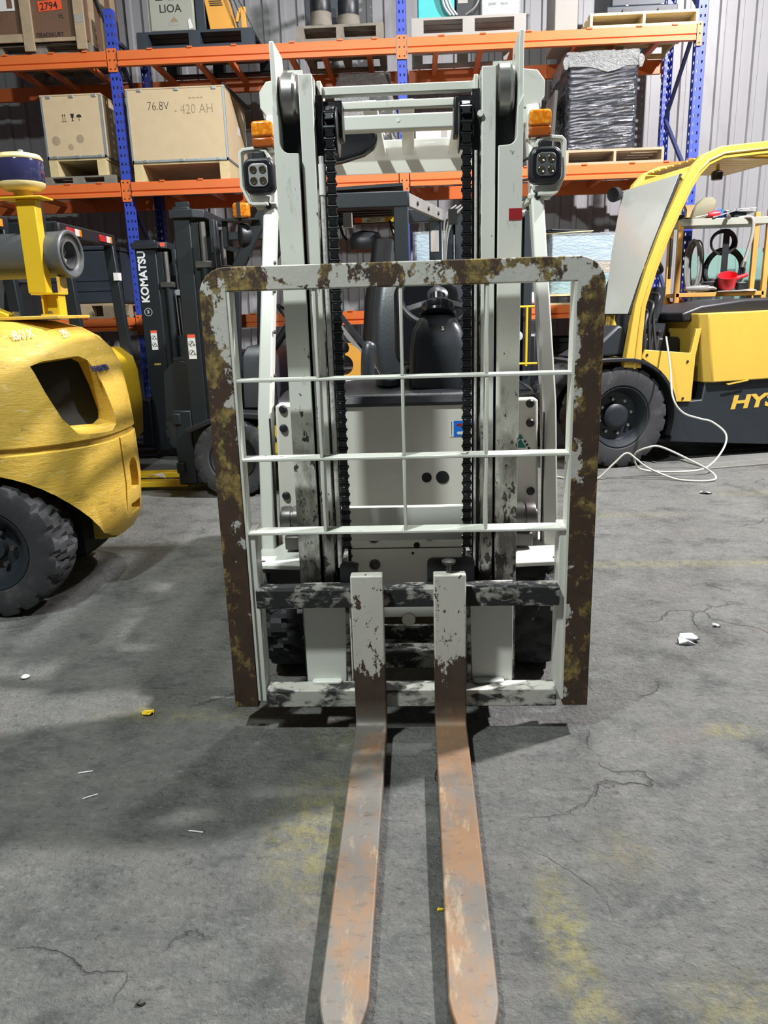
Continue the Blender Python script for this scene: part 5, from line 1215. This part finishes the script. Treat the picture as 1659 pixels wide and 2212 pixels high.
# ---------------------------------------------------------------- work shelf at the right with tools and hoses
OB = paint('ochre_shelf_enamel', (.55, .30, .07), .5, var=.12)
SX0, SX1, SY0, SY1 = 2.49, 3.34, 5.42, 5.74
sh = thing('work_shelf', 'ochre steel work shelf at the right edge, crowded with tools', 'shelf', ((SX0+SX1)/2, (SY0+SY1)/2, 0))
hx, hy = (SX1-SX0)/2, (SY1-SY0)/2
for sx in (-1, 1):
    for sy in (-1, 1): bx('post', sh, OB, sx*hx, sx*(hx-.045), sy*hy, sy*(hy-.045), 0, 2.08 if sx > 0 else 1.99, .003)
bx('top_tray', sh, MT['grey_cab'], -hx+.02, hx-.04, -hy-.005, hy, 1.95, 2.012, .004); bx('tray_lip', sh, MT['mesh_grey'], .12, hx-.06, hy-.02, hy-.01, 2.012, 2.055)
bx('lower_tray', sh, OB, -hx+.01, hx-.02, -hy, hy, 1.315, 1.355, .004)
bx('bottom_tray', sh, OB, -hx+.01, hx-.02, -hy, hy, .45, .49, .004)
def on(name, label, cat, x, y, z): return thing(name, label, cat, (.04+(x-.04)*1.0385, y+.27, z))
TZ = 2.013; LZ = 1.357
bag = on('paper_bag', 'crumpled olive paper bag on the top of the work shelf', 'bag', 2.61, 5.26, TZ)
loft('bag_body', bag, paint('olive_paper', (.20, .19, .12), .8, var=.2, bump=.5, bscale=20), [[(x*k_+dx, y*k_, z) for x, y in rrect(-.09, .10, -.07, .07, .02, 3)] for z, k_, dx in ((0, .8, -.02), (.05, 1, 0), (.11, 1.0, .02), (.16, .75, .05), (.19, .4, .06))], True, False, 30)
loft('bag_neck', bag, MT['card'], [[(-.10+x, y, z) for x, y in ((-.03, -.03), (.03, -.03), (.03, .03), (-.03, .03))] for z in (.02, .09)]+[[(-.11+x*1.5, y*1.3, .13) for x, y in ((-.03, -.03), (.03, -.03), (.03, .03), (-.03, .03))]], True)
mg = on('magazine', 'stack of thin manuals lying on the right of the tool shelf top', 'magazine', 2.93, 5.30, TZ)
for k in range(4): box('cover', mg, (MT['mesh_grey'], MT['sticker'], MT['pale_grey'], MT['white_card'])[k], (.01*k, 0, .055+.008*k), (.30-.02*k, .20, .006), (0, .05-.04*k, .1*k))
bx('box_under', mg, MT['charcoal'], -.07, .08, -.08, .08, 0, .05, .004)
blu = on('plastic_clip', 'small blue plastic block among the tools', 'clip', 2.755, 5.20, TZ+.001); prism('block', blu, MT['blue_ink'], [(-.035, .0), (.035, 0), (.035, .05), (.01, .085), (-.02, .07)], 'y', -.03, .03, .004); bx('tab', blu, MT['blue_ink'], -.05, -.03, -.02, .02, 0, .02)
sd = on('screwdriver', 'screwdriver with red handle at the front of the tool shelf', 'screwdriver', 2.70, 5.16, TZ+.031)
tube('handle', sd, MT['red_plastic'], [(-.055, 0, 0), (-.05, 0, 0), (-.02, 0, .0), (.02, 0, .004), (.05, 0, .008), (.062, 0, .009)], [.012, .022, .030, .030, .026, .010], 12); cyl('shaft', sd, MT['steel'], (-.05, 0, 0), (-.17, .0, -.02), .006)
wr = on('wrench', 'steel wrench sticking out over the tool shelf edge', 'wrench', 2.83, 5.15, TZ+.03)
cyl('shaft', wr, MT['steel'], (0, .05, .02), (-.02, -.03, -.02), .012); cyl('socket', wr, MT['steel'], (-.02, -.03, -.02), (-.026, -.06, -.035), .020)
rd = on('rod', 'long bright rod lying across the tools on the shelf', 'rod', 2.80, 5.14, TZ+.035); bar('shaft', rd, MT['zinc'], (-.12, 0, -.03), (.10, .02, .03), .016, .012); bx('tip', rd, MT['zinc'], .09, .12, .0, .04, .02, .04)
for i, (x_, l_, w_) in enumerate(((2.47, 'black tool lump at the left end of the tool shelf', .10), (2.60, 'dark tool behind the bag on the tool shelf', .09), (2.78, 'dark pliers beside the red screwdriver handle', .08))):
    t = on('hand_tool', l_, 'tool', x_, 5.38+.01*i, TZ); bx('body', t, MT['black'], -w_/2, w_/2, -.03, .03, 0, .06, .012); cyl('shank', t, MT['steel'], (-w_/2, 0, .03), (-w_/2-.07, -.05, .02), .008)
bp = on('bent_pipe', 'pale bent pipe hooked over the tool shelf front edge', 'pipe', 3.0, 5.12, 1.70)
tube('pipe', bp, MT['pale_grey'], spline([(-.08, .06, .305), (.0, .02, .31), (.03, -.005, .28), (.03, -.01, .15), (.0, -.01, .0), (-.02, -.01, -.08)], 6), .016, 10); cyl('joint', bp, MT['steel'], (-.02, -.01, -.08), (-.03, -.01, -.13), .022)
def coil(name, label, mat, x, y, z, rx, rz, n, r, tilt=0.0):
    t = on(name, label, 'hose', x, y, z)
    for k in range(n):
        q = 1-.05*(k % 4); tube('turn', t, mat, [(rx*q*math.cos(a)+tilt*.02*k, .015*(k-n/2)+.01*math.sin(3*a+k), rz*q*math.sin(a)+rz) for a in [2*PI*j/32 for j in range(32)]], r, 7, True)
    return t
coil('hose_coil', 'grey hose coil hanging at the left of the work shelf', MT['grey_hose'], 2.60, 5.42, 1.365, .065, .24, 9, .008, .55)
coil('hose_coil', 'small black hose ring hanging under the tool shelf top', MT['black_hose'], 2.86, 5.34, 1.70, .120, .11, 4, .010)
coil('hose_coil', 'large black hose ring standing on the work shelf', MT['black_hose'], 2.93, 5.46, 1.365, .185, .20, 6, .010)
st_ = on('strap', 'black flat strap hanging down the middle of the work shelf', 'strap', 2.87, 5.28, 1.36); bx('webbing', st_, MT['black'], -.03, .03, -.004, .004, .06, .565, .002); bx('buckle', st_, MT['dark_steel'], -.035, .035, -.01, .01, 0, .06, .004)
di = on('dipper', 'red plastic dipper with stub handle on the work shelf', 'dipper', 2.885, 5.22, LZ+.016)
lathe('bowl', di, MT['red_plastic'], [(.0, .0), (.062, .0), (.072, .01), (.088, .125), (.084, .125), (.068, .014), (.0, .012)], (0, 0, .02), (-.15, -.45, 1), 36)
cyl('handle', di, MT['red_plastic'], (.08, .0, .10), (.19, .02, .135), .020, .018, 14, .003)
for i, (x_, y_, l_, m_, r_, h_) in enumerate(((2.80, 5.32, 'dark tin behind the red dipper', 'mesh_grey', .05, .12), (3.02, 5.25, 'dark cup right of the red dipper', 'black', .045, .075), (2.74, 5.27, 'black pot on the work shelf left of the dipper', 'black', .06, .09))):
    t = on('tin', l_, 'tin', x_, y_, LZ+.001); lathe('can', t, MT[m_], [(.0, 0), (r_, 0), (r_, h_), (r_*.92, h_), (r_*.9, .01), (.0, .01)], (0, 0, 0), (0, 0, 1), 24); lathe('rim', t, MT['zinc'], [(r_, h_), (r_*1.04, h_), (r_*1.04, h_+.006), (r_, h_+.006)], (0, 0, 0), (0, 0, 1), 24, True)
gl = on('glove', 'dirty grey work glove lying on the shelf left of the dipper', 'glove', 2.63, 5.20, LZ+.001)
loft('palm', gl, MT['grey_hose'], [[(dx, y*k_, .035+z*k_) for y, z in rrect(-.05, .05, -.03, .03, .025, 4)] for dx, k_ in ((-.13, .6), (-.06, .9), (.02, 1.0), (.08, .9), (.11, .5))], True, False, 60)
for k in range(3): tube('finger', gl, MT['grey_hose'], [(.07, -.03+.03*k, .035), (.12, -.035+.035*k, .035), (.15, -.035+.035*k, .025)], [.018, .017, .01], 8)
rg = on('rag', 'pale rag lying along the front of the work shelf', 'rag', 2.93, 5.17, LZ+.001)
loft('cloth', rg, MT['pale_grey'], [[(x_, -.05, 0), (x_, .05, 0), (x_, .04, h_), (x_, -.03, h_*.8)] for x_, h_ in ((-.16, .006), (-.08, .012), (.0, .010), (.08, .012), (.17, .02), (.20, .01))], True, False, 60); bx('hem', rg, MT['pale_grey'], -.10, .10, -.055, -.05, 0, .008)
rk = on('socket_rail', 'row of chrome sockets hung below the work shelf', 'sockets', 2.82, 5.15, 1.16)
bx('rail', rk, MT['black'], -.28, .30, -.012, .012, .09, .13, .003)
for k in range(7): lathe('socket', rk, MT['steel'], [(.022, -.03), (.034, -.03), (.034, .03), (.022, .03)], (-.24+k*.085, 0, .065), (0, 1, 0), 20, True)
bx('rail_hook', rk, MT['black'], -.28, -.27, -.005, .005, .12, .155); bx('rail_hook', rk, MT['black'], .27, .28, -.005, .005, .12, .155)
for i, (x_, y_, w_, h_, l_) in enumerate(((3.10, 5.80, .8, 1.75, 'green tinted glass sheet leaning behind the work shelf'), (3.45, 5.60, .60, 1.78, 'green tinted glass sheet right of the work shelf at the frame edge'))):
    t = on('glass_sheet', l_, 'glass', x_, y_, 0); box('pane', t, MT['green_glass'], (0, .10, h_/2), (w_, .012, h_), (-.10, 0, 0)); bx('foot', t, MT['old_wood'], -w_/2, w_/2, -.03, .06, 0, .02)
ps = on('power_supply', 'dark blue box on a bracket at the right frame edge', 'box', 3.42, 5.35, 0)
bx('case', ps, MT['dark_machine'], -.12, .2, -.15, .15, 1.42, 1.72, .01); bx('stand', ps, MT['pale_grey'], -.05, .12, -.1, .1, 0, 1.42, .004); bx('top', ps, MT['dark_machine'], -.13, .21, -.16, .16, 1.72, 1.76, .006)
# ---------------------------------------------------------------- things on the floor
cd = tag(tube('extension_cord', None, MT['cord'], spline([(1.98,3.98,1.02),(2.00,3.90,.80),(1.99,3.76,.58),(2.07,3.75,.46),(2.2,3.75,.41),(2.3,3.75,.38),(2.39,3.7,.29),(2.35,3.65,.17),(2.21,3.6,.05),(1.96,3.6,.03),(1.75,3.6,.05),(1.68,3.56,.11),(1.67,3.54,.19),(1.75,3.5,.24),(1.85,3.5,.24),(2.08,3.45,.13),(2.2,3.44,.06),(2.22,3.39,.02),(2.14,3.36,.009),(2.0,3.39,.009),(1.91,3.45,.02),(1.75,3.48,.09),(1.66,3.5,.16),(1.59,3.5,.2),(1.50,3.5,.12),(1.38,3.5,.009),(1.22,3.49,.009),(1.10,3.60,.009)], 7), .0075, 8), 'pale cable looping from the yellow cab down onto the floor', 'cable')
fp = thing('floor_plate', 'flat steel plate lying on the floor under the right forklift', 'plate', (2.75, 4.30, 0), HA)
bx('plate', fp, paint('worn_floor_steel', (.17, .17, .155), .5, .2, var=.25, scale=5), -.55, 1.1, -.38, .42, .0, .012, .003)
for k in range(3): bx('rib', fp, MT['grey_hose'], -.54, 1.09, -.25+k*.22, -.235+k*.22, .012, .016)
def scrap(name, label, cat, loc, mats, seed, size):
    t = thing(name, label, cat, loc); rnd = random.Random(seed)
    for k, m_ in enumerate(mats):
        n = 8; c = Vector((rnd.uniform(-.3, .3)*size, rnd.uniform(-.2, .2)*size, .002))
        top = [c+Vector((math.cos(2*PI*q/n)*size*rnd.uniform(.3, .55), math.sin(2*PI*q/n)*size*rnd.uniform(.2, .4), rnd.uniform(.004, .28)*size)) for q in range(n)]
        bot = [Vector((p.x*.96, p.y*.96, max(.0, p.z-.004))) for p in top]
        loft('fold', t, m_, [[tuple(p) for p in bot], [tuple(p) for p in top]], True, False, None)
    return t
scrap('foil_scrap', 'crumpled silver foil wrapper on the bright floor at the right', 'wrapper', (1.08, .64, 0), (MT['foil'], MT['foil'], MT['mesh_grey']), 4, .085)
scrap('foil_scrap', 'tiny foil bit just beyond the crumpled wrapper', 'wrapper', (1.25, .77, 0), (MT['foil'],), 8, .045)
scrap('yellow_scrap', 'bright yellow paint flake on the floor left of the guard', 'scrap', (-.885, .105, 0), (MT['leaf'], MT['leaf']), 6, .045)
scrap('yellow_scrap', 'tiny yellow flake beside the right fork', 'scrap', (.073, -.738, 0), (MT['leaf'],), 7, .018)
scrap('paper_scrap', 'white paper lying on the yellow fork of the dark forklift', 'paper', (-1.98, 3.50, .076), (MT['sticker'],), 12, .16)
scrap('dark_scrap', 'small dark metal chip on the floor near the left fork tip', 'scrap', (-.517, -.985, 0), (MT['dark_steel'],), 5, .022)
scrap('foil_scrap', 'foil bit lying before the wheel of the right forklift', 'wrapper', (2.02, 3.02, 0), (MT['foil'],), 9, .10)
pb = tag(lathe('pebble', None, MT['sticker'], [(.0, 0), (.012, .002), (.016, .007), (.010, .012), (.0, .013)], (-1.433, .373, 0), (0, 0, 1), 10), 'small white pebble on the floor below the yellow wheel', 'pebble')
for (x_, y_, a_, l_) in ((-.949, -.223, .28, 'upper of the bright wire bits on the left floor'), (-.887, -.338, .55, 'middle one of the bright wire bits on the left floor'), (-.548, -.483, -.15, 'bright wire bit nearest the left fork')):
    tag(tube('wire_bit', None, MT['sticker'], [(x_-.02*math.cos(a_), y_-.02*math.sin(a_), .0022), (x_, y_, .0026), (x_+.02*math.cos(a_), y_+.02*math.sin(a_), .0022)], .0018, 6), l_, 'wire')
